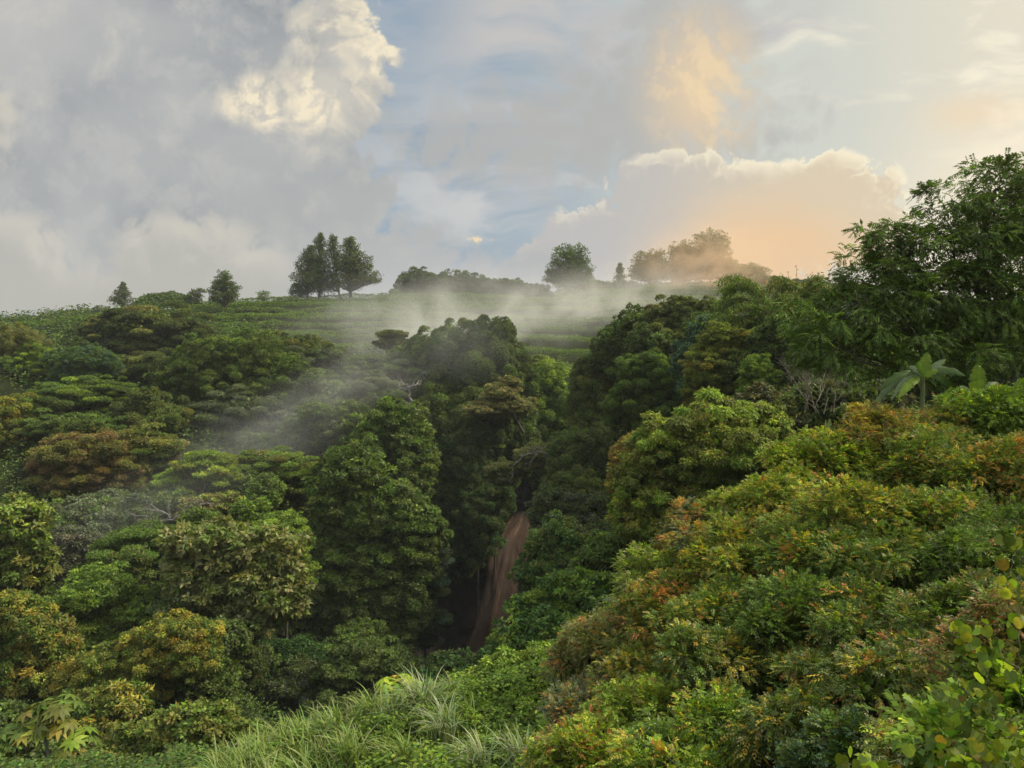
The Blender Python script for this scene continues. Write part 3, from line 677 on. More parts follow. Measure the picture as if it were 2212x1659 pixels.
# ------------------------------------------------------------------ the ground, held up by what stands on it
CTRL = []
def ctrl(px, py, D):
    CTRL.append(at(px, py, D))
for t in T:
    D = t['D']
    t['w'] = []
    RL = np.random.default_rng(int(t['ells'][0][0] * 7 + t['ells'][0][1] * 13 + D))
    extra = []
    if D < 160:
        for q in range(RL.integers(2, 5)):                    # smaller side lobes make the outline ragged
            e = t['ells'][RL.integers(len(t['ells']))]; a_ = RL.uniform(-.3, 3.4); k_ = RL.uniform(.32, .52)
            extra.append((e[0] + .82 * e[2] * math.cos(a_), e[1] - .78 * e[3] * math.sin(a_), e[2] * k_, e[3] * k_ * 1.05, RL.normal(0, .35) * e[2] * m_per_px(D)))
    if 44 < D < 128 and t['name'] != 'understory_bush':          # skirts: the crown hangs down to its neighbours
        for e in t['ells'][:4]:
            extra.append((e[0] + RL.normal(0, 8), e[1] + .75 * e[3], e[2] * .9, e[3] * .85, 1.2))
    t['ells_all'] = [(e[0], e[1], e[2] * 1.05, e[3] * 1.05) + tuple(e[4:]) for e in t['ells']] + extra
    for e in t['ells_all']:
        dd = e[4] if len(e) > 4 else 0.0
        c = at(e[0], e[1], D + dd); k = m_per_px(D + dd)
        t['w'].append((c, np.array([e[2] * k, max(e[2], e[3]) * k * t['depth'], e[3] * k])))
    lowest = min(c[2] - r[2] * t['drop'] for c, r in t['w'][:len(t['ells'])])
    xm = np.mean([c[0] for c, r in t['w']]); ym = np.mean([c[1] for c, r in t['w']])
    t['base'] = np.array([xm, ym, lowest]) if not t['foot'] else at(*t['foot'])
    CTRL.append(t['base'] - np.array([0, 0, 0.4]))
CREST = [(-200, 720, 320), (0, 716, 315), (130, 702, 300), (230, 690, 270), (330, 672, 240), (430, 660, 236), (560, 651, 240), (640, 647, 245), (760, 642, 248), (870, 641, 254), (1000, 637, 258), (1150, 634, 262), (1300, 626, 275), (1420, 618, 285), (1560, 614, 292), (1700, 620, 296), (1900, 640, 296), (2300, 660, 296)]
for c in CREST:
    ctrl(*c)
    CTRL.append(at(c[0], c[1] + 14, c[2] + 40)); CTRL.append(at(c[0], c[1] + 45, c[2] + 90))
FIELD = [(430, 715, 190), (600, 725, 182), (700, 755, 172), (850, 765, 165), (1000, 770, 165), (1150, 795, 158), (1230, 805, 155), (1340, 730, 178), (1450, 680, 205), (1560, 650, 235), (120, 735, 220), (150, 715, 255), (60, 745, 220),
         (640, 690, 212), (850, 695, 210), (1050, 700, 210), (1250, 700, 212), (1400, 660, 240), (300, 690, 205)]
for c in FIELD:
    ctrl(*c)
BOT = [(430, 715, 190), (600, 728, 182), (700, 755, 172), (850, 765, 165), (1000, 772, 163), (1150, 795, 158), (1230, 805, 155), (1340, 740, 175), (1450, 685, 203), (1560, 655, 232)]
for px in range(430, 1570, 57):                                # an even hillside between its foot and its crest
    c0 = at(px, np.interp(px, [b[0] for b in BOT], [b[1] for b in BOT]), np.interp(px, [b[0] for b in BOT], [b[2] for b in BOT]))
    c1 = at(px, np.interp(px, [b[0] for b in CREST], [b[1] for b in CREST]), np.interp(px, [b[0] for b in CREST], [b[2] for b in CREST]))
    for q in np.linspace(0, .97, 9):
        CTRL.append(c0 * (1 - q) + c1 * q + np.array([0, 0, .9 * math.sin(math.pi * q)]))
# gorge floor, the ledge of the fall, the near slopes
for c in [(1090, 1480, 106), (1030, 1490, 104), (960, 1480, 104), (900, 1500, 96), (820, 1560, 88), (760, 1640, 78), (700, 1740, 70), (560, 1700, 62), (620, 1660, 56),
          (1140, 1075, 117), (1120, 1060, 121), (1180, 1050, 118), (1060, 1060, 121), (1000, 1090, 119), (1140, 1000, 126), (1135, 1090, 116),
          (900, 1700, 40), (700, 1800, 40), (1000, 1620, 40), (1100, 1560, 38)]:
    ctrl(*c)
for c in [(500, 1660, 24.5), (700, 1590, 24), (850, 1560, 24), (1000, 1520, 24.5), (1100, 1500, 26), (560, 1800, 20), (800, 1760, 19), (1000, 1700, 18.5), (1150, 1640, 18),
          (1240, 1450, 22), (1330, 1310, 24), (1420, 1220, 25), (1500, 1180, 26), (1650, 1110, 26), (1750, 1040, 27), (1850, 985, 27), (2000, 940, 27), (2212, 910, 28), (2500, 900, 28),
          (1280, 1620, 14.5), (1420, 1430, 16), (1600, 1300, 17), (1800, 1200, 17.5), (2000, 1120, 18), (2250, 1060, 18), (1500, 1650, 11.5), (1700, 1560, 11.5), (1950, 1500, 11.0), (2250, 1450, 11), (1500, 1900, 8), (1900, 1850, 6.5), (2300, 1800, 5.5)]:
    ctrl(*c)
for p in [(0, 0, -2.6), (3, 2, -2.2), (-3, 3, -4.2), (-8, 4, -8), (-20, 5, -16), (-40, 10, -22), (0, -20, -1.8), (20, 0, 1), (-30, -20, -12), (40, 20, 3), (60, 60, 4), (90, 120, 6), (140, 200, 8), (-120, 60, -14), (-160, 140, -8), (-90, 30, -20)]:
    CTRL.append(np.array(p, float))
CTRL = np.array(CTRL)

# what must stay in sight keeps the ground in front of it down
SIGHT = [(e[0], e[1] + 0.62 * e[3], e[2], t['D'] * .975) for t in T for e in t['ells']]
SIGHT += [(1075, 1470, 70, 113.0), (1130, 1120, 30, 118.0), (955, 1450, 70, 108.0), (1000, 1480, 50, 112.0), (800, 1530, 110, 70.0), (500, 1480, 40, 60.0),
          (1130, 1560, 110, 24.0), (1060, 1610, 90, 23.0), (930, 1645, 80, 22.0), (810, 1660, 60, 21.5), (1140, 1700, 110, 20.5), (1250, 1440, 60, 29.0)]
SIGHT = np.array(SIGHT)
SIGHT_SLOPE = np.array([(-SP + (H0 / 2 - y) / F0 * CP) / (CP + (H0 / 2 - y) / F0 * SP) for y in SIGHT[:, 1]])

def ground(x, y):
    x = np.atleast_1d(np.asarray(x, float)); y = np.atleast_1d(np.asarray(y, float))
    out = np.zeros(len(x))
    for i in range(0, len(x), 8000):
        xs, ys = x[i:i + 8000], y[i:i + 8000]
        dx = xs[:, None] - CTRL[None, :, 0]; dy = ys[:, None] - CTRL[None, :, 1]
        d2 = dx * dx + dy * dy + 2.0
        w = d2 ** -1.9
        z = (w @ CTRL[:, 2]) / w.sum(1)
        yy = np.maximum(ys, 1.0)
        px = xs / yy * F0 + W0 / 2
        over = np.maximum(np.abs(px[:, None] - SIGHT[None, :, 0]) - SIGHT[None, :, 2], 0) * (yy[:, None] / F0)
        lim = yy[:, None] * SIGHT_SLOPE[None] - 0.35 + over * 1.3 + np.where((yy[:, None] < SIGHT[None, :, 3]) & (yy[:, None] > 6), 0, 1e3)
        lim += np.maximum(0, 14 - yy[:, None]) * 0.5
        out[i:i + 8000] = np.minimum(z, lim.min(1))
    return out

def axis_lines(lo, hi, step, far):
    a = np.arange(lo, hi + step, step)
    b = hi + (far - hi) * np.linspace(0, 1, 12)[1:] ** 1.6
    c = lo - (far + lo) * np.linspace(0, 1, 12)[1:] ** 1.6
    return np.concatenate([c[::-1], a, b])
gx = axis_lines(-150, 150, 1.25, 520); gy = axis_lines(-30, 345, 1.25, 520)
GX, GY = np.meshgrid(gx, gy)
GZ = ground(GX.ravel(), GY.ravel()).reshape(GX.shape)
nx, ny = len(gx), len(gy)
i = np.arange(ny - 1)[:, None] * nx + np.arange(nx - 1)[None]
quads = np.stack([i, i + 1, i + nx + 1, i + nx], -1).reshape(-1, 4)
mg, N = new_mat('forest_floor')
tc = N.node('ShaderNodeNewGeometry')
n1 = N.noise(tc.outputs['Position'], 0.35, 6, 0.6, dims='3D'); n2 = N.noise(tc.outputs['Position'], 2.5, 4, 0.6, dims='3D')
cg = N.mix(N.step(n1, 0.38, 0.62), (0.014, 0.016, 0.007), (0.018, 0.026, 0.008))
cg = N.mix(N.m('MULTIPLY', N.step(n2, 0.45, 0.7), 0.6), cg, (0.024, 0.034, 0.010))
bs = N.node('ShaderNodeBsdfPrincipled'); N.put(bs.inputs['Base Color'], cg); bs.inputs['Roughness'].default_value = 0.95; bs.inputs['Specular IOR Level'].default_value = 0.04
bp = N.node('ShaderNodeBump'); bp.inputs['Distance'].default_value = 0.3; bp.inputs['Strength'].default_value = 0.6
N.t.links.new(n2, bp.inputs['Height']); N.t.links.new(bp.outputs[0], bs.inputs['Normal'])
finish(N, bs.outputs[0])
V = np.stack([GX.ravel(), GY.ravel(), GZ.ravel()], 1)
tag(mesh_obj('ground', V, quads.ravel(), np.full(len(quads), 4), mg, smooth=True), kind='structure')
# ------------------------------------------------------------------ grow the trees of the table
for k, t in enumerate(T):
    R = np.random.default_rng(1000 + k)
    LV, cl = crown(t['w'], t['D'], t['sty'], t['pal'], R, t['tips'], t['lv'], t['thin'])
    b = t['base'].copy(); b[2] = min(b[2], ground(b[0], b[1])[0]) - 0.2 if not t['foot'] else b[2]
    root = thing(t['name'], b, t['label'], t['cat'], t['group'])
    bark = MAT_PALE if t['bark'] == 'pale' else MAT_BARK
    size = max(r[0] for c, r in t['w'])
    mesh_obj('trunk', *tubes(trunk_paths(b, t['w'], cl, R, 0.035 * size + 0.06, t['limbs'])), bark, root, smooth=True)
    LV.build('crown', MAT_LEAF, root)
# ------------------------------------------------------------------ more ways to grow: open crowns, fronds, bare branches, plumes, blades
def ell_world(ells, D, depth=0.9):
    out = []
    for e in ells:
        dd = e[4] if len(e) > 4 else 0.0
        k = m_per_px(D + dd)
        out.append((at(e[0], e[1], D + dd), np.array([e[2] * k, max(e[2], e[3]) * k * depth, e[3] * k])))
    return out

def open_tree(name, D, base, ells, pal, label, seed, clump=0.16, dens=1.0, leaf_px=1.7, flat=0.6, trunk=0.3, top=None, group=None, bark=None, up=0.6):
    """a tree one can see through: clumps on visible branches"""
    R = np.random.default_rng(seed)
    W = ell_world(ells, D)
    b = at(base[0], base[1], D); b[2] = min(b[2], ground(b[0], b[1])[0] + 0.3) - 0.3
    root = thing(name, b, label, 'tree', group)
    w, cols = palette(pal)
    tp = at(*(top or (ells[0][0], ells[0][1])), D)
    axis = bend(b, tp, 9, 0, 0.12, R)
    paths = [(axis, np.linspace(trunk, trunk * 0.25, 9))]
    LV = Leaves(); L = leaf_px * D / 770
    for c0, r0 in W:
        rm = (r0[0] * r0[2]) ** 0.5; rc = clump * rm + 0.25
        n = max(5, int(dens * 5.0 * (r0[0] * r0[2]) / (rc * rc)))
        u = unit(R.normal(0, 1, (n, 3))); cc = c0 + u * r0 * (R.random((n, 1)) ** 0.42)
        for q in cc[R.random(n) < 0.55]:
            hgt = np.clip((q[2] - b[2]) / max(tp[2] - b[2], 1) - R.uniform(0.10, 0.22), 0.12, 0.95)
            j = hgt * 8; i0 = int(j)
            s0 = axis[i0] * (1 - (j - i0)) + axis[min(i0 + 1, 8)] * (j - i0)
            paths.append((bend(s0, q, 5, 0.05 * np.linalg.norm(q - s0), 0.06, R), np.linspace(trunk * 0.32, 0.04, 5)))
        m = int(np.clip(2.6 * rc * rc / (L * L * 0.5) * 1.5, 10, 90))
        idx = np.repeat(np.arange(n), m); k = len(idx)
        v = unit(R.normal(0, 1, (k, 3)) + UP * 0.3); rr = R.random((k, 1)) ** 0.5
        pos = cc[idx] + v * rr * rc * np.array([1, 1, flat])
        LV.add(pos, v + R.normal(0, 0.5, (k, 3)), unit(UP * up + R.normal(0, 0.6, (k, 3))), L * R.uniform(0.7, 1.3, k), L * 0.5, jitter(cols[R.choice(len(cols), k, p=w)], R))
    mesh_obj('trunk', *tubes(paths, 5), bark or MAT_BARK, root, smooth=True)
    LV.build('crown', MAT_LEAF, root)
    return root

def fronds(LV, p, axis, L, nl, ll, lw, cols, R, droop=0.35, lift=0.0, pair=0.9):
    """pinnate leaves: blades in two rows along each rachis"""
    k = len(p); axis = unit(axis)
    side = unit(np.cross(axis, UP) + R.normal(0, 0.12, (k, 3)))
    nrm = unit(np.cross(side, axis))
    L = np.broadcast_to(L, (k,))
    for j in range(nl):
        t = (j // 2 + 1.0) / (nl // 2 + 1.0)
        sg = 1 if j % 2 else -1
        q = p + axis * (L * t)[:, None] - UP * (droop * L * t * t)[:, None]
        a = side * (sg * pair) + axis * (0.55 + 0.5 * t) - UP * (droop * 1.4 + lift)
        sc = (0.65 + 0.9 * t * (1.15 - t) * 1.6)
        LV.add(q, a + R.normal(0, 0.16, (k, 3)), nrm + R.normal(0, 0.22, (k, 3)), ll * sc * R.uniform(0.8, 1.2, k), lw * sc * R.uniform(0.8, 1.2, k), jitter(cols, R, 0.24))

def frond_crown(W, R, n_frond, L, nl, ll, lw, pal, tips, spots=(), droop=0.35, lift=0.0, up=0.5, inner=0.35, tip_share=0.22, out=0.8, bunch=16, holes=0.0, rusty=0.0):
    LV = Leaves()
    w, cols = palette(pal); tw, tcol = palette(tips)
    A = np.array([r[0] * r[2] for c, r in W]); A = A / A.sum()
    origin = sum(c * a for (c, r), a in zip(W, A))
    sprays = []
    for (c0, r0), a in zip(W, A):
        n = int(n_frond * a)
        m = max(6, n // bunch)                                  # twigs that each bear a bunch of sprays
        d = unit(R.normal(0, 1, (m, 3)) + UP * 0.35); d = d[d[:, 2] > -0.6]
        am = np.ones(len(d))
        for q in range(3):
            am += 0.14 * np.sin(4 * (d @ unit(R.normal(0, 1, 3))) + R.uniform(0, 6.28))
        tw_c = c0 + d * r0 * am[:, None] * R.uniform(0.72, 1.02, (len(d), 1))
        if holes:                                            # uneven growth: some hollows stay open
            h = np.sin(tw_c @ R.normal(0, 1.9 / (0.35 + r0[0]), 3) * 2 + R.uniform(0, 6)) + np.sin(tw_c @ R.normal(0, 2.6 / (0.35 + r0[0]), 3) * 2 + R.uniform(0, 6)) + R.normal(0, .5, len(d))
            keep = h > np.quantile(h, holes)
            d, tw_c = d[keep], tw_c[keep]
        tone = np.where(R.random(len(d)) < tip_share, 1, 0)
        idx = R.integers(0, len(d), n)
        rr = 0.17 * (r0[0] * r0[2]) ** 0.5 + 0.4 * L
        v = unit(R.normal(0, 1, (n, 3)) + d[idx] * out)
        p = tw_c[idx] + v * rr * (R.random((n, 1)) ** 0.6) * np.array([1, 1, 0.55])
        ax = unit(v * 0.8 + d[idx] * out * 0.7 + UP * (up * 0.6 - 0.35 * R.random((n, 1))) + R.normal(0, 0.45, (n, 3)))
        cl = cols[R.choice(len(cols), n, p=w)]
        tc_ = tcol[R.choice(len(tcol), n, p=tw)]
        pick = (tone[idx] == 1) & (R.random(n) < 0.8)
        cl = np.where(pick[:, None], tc_, cl)
        if rusty:                                            # odd sprays that have turned
            rw, rcol = palette({'rust': 1, 'gold': .6})
            turned = R.random(len(d)) < rusty
            pick = turned[idx] & (R.random(n) < .75)
            cl = np.where(pick[:, None], rcol[R.choice(len(rcol), n, p=rw)], cl)
        for (sp, sr, sc) in spots:
            near = (np.linalg.norm(p - sp, axis=1) < sr * R.uniform(0.5, 1.15, n)) & (R.random(n) < .62)
            sw, scol = palette(sc)
            cl = np.where(near[:, None], scol[R.choice(len(scol), n, p=sw)], cl)
        cl = cl * R.normal(1, 0.15, (len(d), 1)).clip(0.6, 1.5)[idx]
        fronds(LV, p, ax, L * R.uniform(0.7, 1.25, n), nl, ll, lw, cl, R, droop, lift)
        sprays.append(tw_c)
        ki = int(n * inner)
        ui = unit(R.normal(0, 1, (ki, 3)))
        LV.add(c0 + ui * r0 * R.uniform(0.3, 0.8, (ki, 1)), R.normal(0, 1, (ki, 3)), unit(R.normal(0, 1, (ki, 3)) + UP), ll * 2.6, lw * 3.2, jitter(cols[R.choice(len(cols), ki, p=w)], R))
    return LV, np.concatenate(sprays), origin

def bare_branches(p0, direction, length, r0, levels, R, spread=0.6, kids=3, up=0.15, paths=None, wob=0.06):
    if paths is None:
        paths = []
    d = unit(np.asarray(direction, float))
    p1 = np.asarray(p0) + d * length
    q = bend(p0, p1, 6, length * up * 0.2, length * wob, R)
    paths.append((q, np.linspace(r0, r0 * 0.5, 6)))
    if levels > 0:
        for i in range(kids):
            s = q[R.integers(2, 6)] if i else q[-1]
            bare_branches(s, d + R.normal(0, spread, 3) + UP * up, length * R.uniform(0.5, 0.8), r0 * 0.5, levels - 1, R, spread, kids, up, paths, wob)
    return paths

def strips(lines, name, mat, parent, across=2):
    """blades that bend: lines = list of (points (k,3), half widths (k,), side vectors (k,3), colour, fold)"""
    VV, FF, CC, base = [], [], [], 0
    for pts, hw, side, c, fold in lines:
        k = len(pts)
        n = unit(np.cross(np.gradient(pts, axis=0), side))
        rows = np.stack([pts - side * hw[:, None] + n * (hw * fold)[:, None], pts, pts + side * hw[:, None] + n * (hw * fold)[:, None]], 1)
        VV.append(rows.reshape(-1, 3))
        i = np.arange(k - 1)[:, None] * 3; j = np.arange(2)[None]
        f = np.stack([i + j, i + j + 1, i + j + 4, i + j + 3], -1).reshape(-1, 4) + base
        FF.append(f); CC.append(np.broadcast_to(c, (len(f), 3)) if np.ndim(c) == 1 else c); base += 3 * k
    V = np.concatenate(VV); F = np.concatenate(FF)
    return mesh_obj(name, V, F.ravel(), np.full(len(F), 4), mat, parent, np.concatenate(CC), smooth=True)

# ------------------------------------------------------------------ the coffee field: one hedge per contour row
def crest_D(px):
    xs = [c[0] for c in CREST]; ds = [c[2] for c in CREST]
    return np.interp(px, xs, ds)
def hedge(D, px0, px1, seed, label, group):
    R = np.random.default_rng(seed)
    x = np.arange(px0 * D / F0 - W0 / 2 * D / F0, (px1 - W0 / 2) * D / F0, 0.55)
    y = D + 1.5 * np.sin(x / 21 + 0.02 * D) + 0.4 * np.sin(x / 7.3 + D)
    px = x / y * F0 + W0 / 2
    gap = np.sin(x * 0.9 + 3 * D) + np.sin(x * 0.37 + D) + R.normal(0, 0.5, len(x))
    ok = (y < crest_D(px) + 6) & (gap > -2.1)
    x, y = x[ok], y[ok]
    if len(x) < 30:
        return
    z = ground(x, y)
    m = 44
    idx = np.repeat(np.arange(len(x)), m); k = len(idx)
    v = unit(R.normal(0, 1, (k, 3)) + UP * 0.5)
    sz = (0.72 + 0.28 * np.sin(x * 1.3 + D) * np.sin(x * 0.51))[idx]
    p = np.stack([x, y, z + 0.6], 1)[idx] + v * np.array([0.85, 0.7, 0.85]) * (sz * R.uniform(0.6, 1.05, k))[:, None]
    w, cols = palette({'mid': 1.2, 'fresh': 1.2})
    LV = Leaves(); L = 1.4 * D / 770
    LV.add(p, v + R.normal(0, 0.4, (k, 3)), unit(UP * 0.45 + v * 0.9 + R.normal(0, 0.3, (k, 3))), L * R.uniform(0.7, 1.3, k), L * 0.55, jitter(cols[R.choice(len(cols), k, p=w)], R, 0.2))
    o = LV.build('coffee_hedge', MAT_LEAF)
    tag(o, label, 'coffee hedge', group)
def row_places(px, D0, D1, dpx, dmax):
    """distances of rows that lie evenly on the slope as one sees it"""
    ds = np.arange(D0, D1, .5); zs = ground((px - W0 / 2) / F0 * ds, ds)
    el = zs / ds * F0; out = [ds[0]]; last = el[0]
    for d, e in zip(ds, el):
        if e - last > dpx or d - out[-1] > dmax:
            out.append(d); last = max(e, last)
    return out
for j, D in enumerate(row_places(950, 160, 292, 10.5, 9.0)):
    lo = np.interp(D, [158, 165, 175, 190, 205, 245, 270, 292], [1090, 690, 560, 420, 400, 420, 900, 1250])
    hi = np.interp(D, [158, 165, 178, 190, 215, 240, 292], [1270, 1330, 1370, 1430, 1560, 1600, 1780])
    hedge(D, lo, hi, 5000 + j, 'row of coffee bushes along the broad hillside field', 'rows of coffee bushes on the broad field')
for j, D in enumerate(row_places(130, 180, 306, 7.5, 8.0)):
    hedge(D, 20, 300 if D < 240 else 215, 6000 + j, 'row of coffee bushes on the small light green field at far left', 'rows of coffee bushes on the small left field')

# ------------------------------------------------------------------ trees that stand against the sky
open_tree('conifer', 258, (263, 665), [(263, 650, 27, 11), (264, 636, 19, 9), (265, 624, 9, 8), (266, 615, 3, 6)], {'grey': 1, 'dark': 1}, 'hazy pale conifer behind the wide umbrella tree', 71, top=(266, 612), clump=.2, dens=1.5, trunk=.25)
open_tree('sapling', 226, (424, 656), [(418, 632, 9, 7), (434, 628, 9, 5), (428, 640, 12, 6)], 'dark', 'thin little umbrella-shaped sapling left of the round crest tree', 72, top=(427, 630), clump=.25, dens=1.0, trunk=.12)
open_tree('broadleaf_tree', 216, (484, 668), [(483, 604, 20, 20), (470, 625, 20, 18), (500, 626, 17, 20), (485, 642, 26, 14), (462, 646, 13, 10)], {'mid': 1, 'dark': 2}, 'single rounded tree on a visible trunk on the left crest', 73, top=(484, 600), clump=.24, dens=1.35, trunk=.35)
open_tree('sapling', 234, (569, 652), [(570, 636, 17, 7), (566, 645, 10, 4)], 'mid', 'small thin bush alone on the crest between the round tree and the pines', 74, top=(571, 632), clump=.2, dens=.7, trunk=.1)
PINES = 'tall pines standing together on the crest'
open_tree('pine_tree', 244, (663, 647), [(661, 609, 36.2, 28.6), (664, 577, 28.2, 22.0), (668, 555, 18.8, 17.6), (671, 540, 8.1, 11.0), (645, 631, 21.5, 13.2)], {'dark': 1}, 'leftmost pine of the hilltop group, widest low on its left', 75, top=(671, 536), group=PINES, clump=.17, dens=1.15, trunk=.38)
open_tree('pine_tree', 246, (689, 646), [(688, 609, 24.2, 33.0), (690, 564, 22.8, 30.8), (692, 529, 14.8, 19.8), (692, 513, 6.7, 8.8)], {'dark': 1}, 'tallest pine, second from the left in the hilltop group', 76, top=(692, 508), group=PINES, clump=.2, dens=1.2, trunk=.42)
open_tree('pine_tree', 248, (735, 645), [(719, 539, 14.8, 24.2), (724, 574, 24.2, 28.6), (718, 611, 20.1, 26.4), (719, 517, 8.1, 11.0)], {'dark': 1}, 'narrow pine left of the spreading one, parted at its base', 77, top=(718, 512), group=PINES, clump=.22, dens=1.0, trunk=.4)
open_tree('pine_tree', 243, (757, 644), [(757, 544, 24.2, 24.2), (775, 569, 34.9, 26.4), (745, 579, 18.8, 28.6), (790, 599, 34.9, 17.6), (755, 609, 34.9, 19.8), (755, 520, 13.4, 7.7), (803, 605, 21.5, 7.7)], {'dark': 1, 'olive': .4}, 'spreading pine with long right-hand boughs at the right end of the hilltop group', 78, top=(757, 516), group=PINES, clump=.14, dens=.95, trunk=.62)
open_tree('sapling', 252, (850, 641), [(850, 632, 12, 2.5), (851, 637, 9, 2), (851, 627, 6, 1.5)], 'mid', 'tiny layered conifer just left of the hilltop copse', 79, top=(851, 625), clump=.2, dens=2.2, trunk=.12, flat=.4)
open_tree('broadleaf_tree', 264, (1232, 634), [(1232, 559, 44.0, 33.0), (1225, 589, 46.2, 30.8), (1248, 584, 37.4, 33.0), (1240, 611, 48.4, 22.0), (1195, 604, 22.0, 9.9), (1190, 589, 13.2, 6.6)], {'mid': 1, 'dark': 1}, 'big oval tree alone on the crest right of the copse', 80, top=(1234, 545), clump=.15, dens=1.25, trunk=.45)
open_tree('conifer', 280, (1337, 624), [(1337, 612, 22, 7), (1338, 597, 14, 8), (1339, 583, 7, 8), (1339, 574, 3, 5)], {'dark': 1, 'grey': 1}, 'small pointed conifer between the oval tree and the orange-lit trees', 81, top=(1339, 570), clump=.22, dens=1.5, trunk=.2)
LITS = 'hazy trees before the orange glow'
open_tree('broadleaf_tree', 284, (1405, 617), [(1390, 571, 27.8, 27.8), (1420, 561, 27.8, 25.5), (1408, 588, 44.1, 23.2), (1375, 591, 18.6, 18.6), (1437, 586, 18.6, 20.9)], {'dark': 1, 'olive': 1}, 'fan-shaped many-stemmed tree at the left end of the orange-lit trees', 82, group=LITS, top=(1405, 560), clump=.13, dens=1.0, trunk=.3)
open_tree('broadleaf_tree', 286, (1476, 615), [(1472, 546, 27.8, 25.5), (1485, 571, 32.5, 30.2), (1462, 581, 20.9, 25.5), (1475, 598, 32.5, 16.2)], {'dark': 1, 'olive': 1}, 'medium tree between the fan-shaped tree and the tall domed tree', 83, group=LITS, top=(1476, 545), clump=.17, dens=1.35, trunk=.3)
open_tree('broadleaf_tree', 284, (1534, 614), [(1533, 526, 41.8, 30.2), (1528, 551, 39.4, 27.8), (1548, 556, 34.8, 30.2), (1560, 584, 39.4, 23.2), (1510, 586, 25.5, 20.9)], {'dark': 1, 'olive': 1}, 'tallest domed tree in the orange glow with a thin bare trunk', 84, group=LITS, top=(1534, 520), clump=.16, dens=1.3, trunk=.42)
open_tree('broadleaf_tree', 288, (1588, 614), [(1585, 586, 20.9, 16.2), (1600, 594, 20.9, 13.9)], {'dark': 1, 'olive': 1}, 'low tree at the right foot of the tall domed tree', 85, group=LITS, top=(1587, 584), clump=.2, dens=1.1, trunk=.2)
open_tree('broadleaf_tree', 290, (1632, 614), [(1620, 581, 25.5, 11.6), (1640, 588, 25.5, 11.6), (1630, 598, 32.5, 9.3)], {'dark': 1, 'olive': 1}, 'flat sparse tree in the glow just left of the bamboo plumes', 86, group=LITS, top=(1630, 580), clump=.16, dens=1.0, trunk=.22)

# ------------------------------------------------------------------ bare wood
def bare_thing(name, D, runs, label, cat, seed, r0, twigs=2, mat=None, spread=.6, length=1.2, kids=3):
    R = np.random.default_rng(seed)
    P0 = at(runs[0][0][0], runs[0][0][1], D)
    root = thing(name, P0, label, cat)
    main, fine = [], []
    for run in runs:
        pts = np.array([at(px, py, D) for px, py in run])
        t = np.linspace(0, 1, len(pts)); tt = np.linspace(0, 1, 4 * len(pts))
        q = np.stack([np.interp(tt, t, pts[:, i]) for i in range(3)], 1) + R.normal(0, r0 * 0.5, (len(tt), 3))
        main.append((q, np.linspace(r0, r0 * 0.35, len(tt)) if run is runs[0] else np.linspace(r0 * .6, r0 * 0.2, len(tt))))
        for i in range(2, len(tt), 2):
            d = unit(q[i] - q[i - 1]) + R.normal(0, spread, 3) + UP * 0.3
            if twigs:
                bare_branches(q[i], d, length * R.uniform(.5, 1.1), r0 * 0.28, twigs - 1, R, spread, kids, .2, fine)
    mesh_obj('trunk', *tubes(main + fine, 5), mat or MAT_PALE, root, smooth=True)
    return root
bare_thing('dead_tree', 99, [[(914, 952), (908, 918), (897, 888), (888, 862), (880, 832)], [(880, 832), (866, 828), (856, 836)], [(882, 838), (898, 828), (908, 830)], [(884, 845), (872, 838)]], 'pale bare leaning trunk rising through the mist left of centre', 'tree', 91, .20, twigs=1, length=1.0)
bare_thing('dead_tree', 70, [[(300, 1162), (318, 1142), (342, 1128), (396, 1108), (456, 1080)], [(342, 1128), (320, 1120), (300, 1112)], [(396, 1108), (410, 1085), (440, 1070)], [(370, 1118), (350, 1105), (330, 1100)]], 'bare pale branches reaching right over a dark hollow on the left slope', 'tree', 92, .14, twigs=2, length=1.3)
bare_thing('dead_tree', 67, [[(118, 1215), (124, 1190), (116, 1172)], [(124, 1190), (140, 1184)]], 'little bare pale twig tree on the lower left slope', 'tree', 93, .08, twigs=2, length=.9)
bare_thing('dead_tree', 92, [[(1212, 1040), (1206, 1006), (1196, 985), (1165, 975), (1120, 984)], [(1196, 985), (1180, 968), (1150, 968)], [(1140, 978), (1112, 1000), (1104, 1030)], [(1165, 975), (1148, 995), (1142, 1012)], [(1200, 994), (1222, 990), (1240, 996)]], 'white branches of the flat-topped tree over the waterfall', 'tree', 94, .11, twigs=1, length=1.0)
bare_thing('dead_tree', 101, [[(1115, 905), (1105, 880), (1092, 862), (1060, 872)], [(1092, 862), (1112, 846)], [(1105, 880), (1125, 870)]], 'thin pale crooked branches under the vine-draped dome', 'tree', 95, .09, twigs=1, length=.9)
R = np.random.default_rng(96)
root = thing('dry_shrub', at(1775, 890, 32), 'dry leafless shrub of many pale twigs in front of the big dark tree', 'shrub')
mn, fn = [], []
for i in range(13):
    x0 = R.uniform(1735, 1815)
    bare_branches(at(x0, R.uniform(875, 895), 32), np.array([R.normal((x0 - 1775) / 70, .3), R.normal(0, .4), 1.0]), R.uniform(.7, 1.3), .022, 3, R, .45, 3, .25, mn)
MAT_TWIG = bark_material('dry_twig', (0.12, 0.10, 0.075), (0.24, 0.205, 0.16), 9)
mesh_obj('branches', *tubes(mn, 4), MAT_TWIG, root, smooth=True)

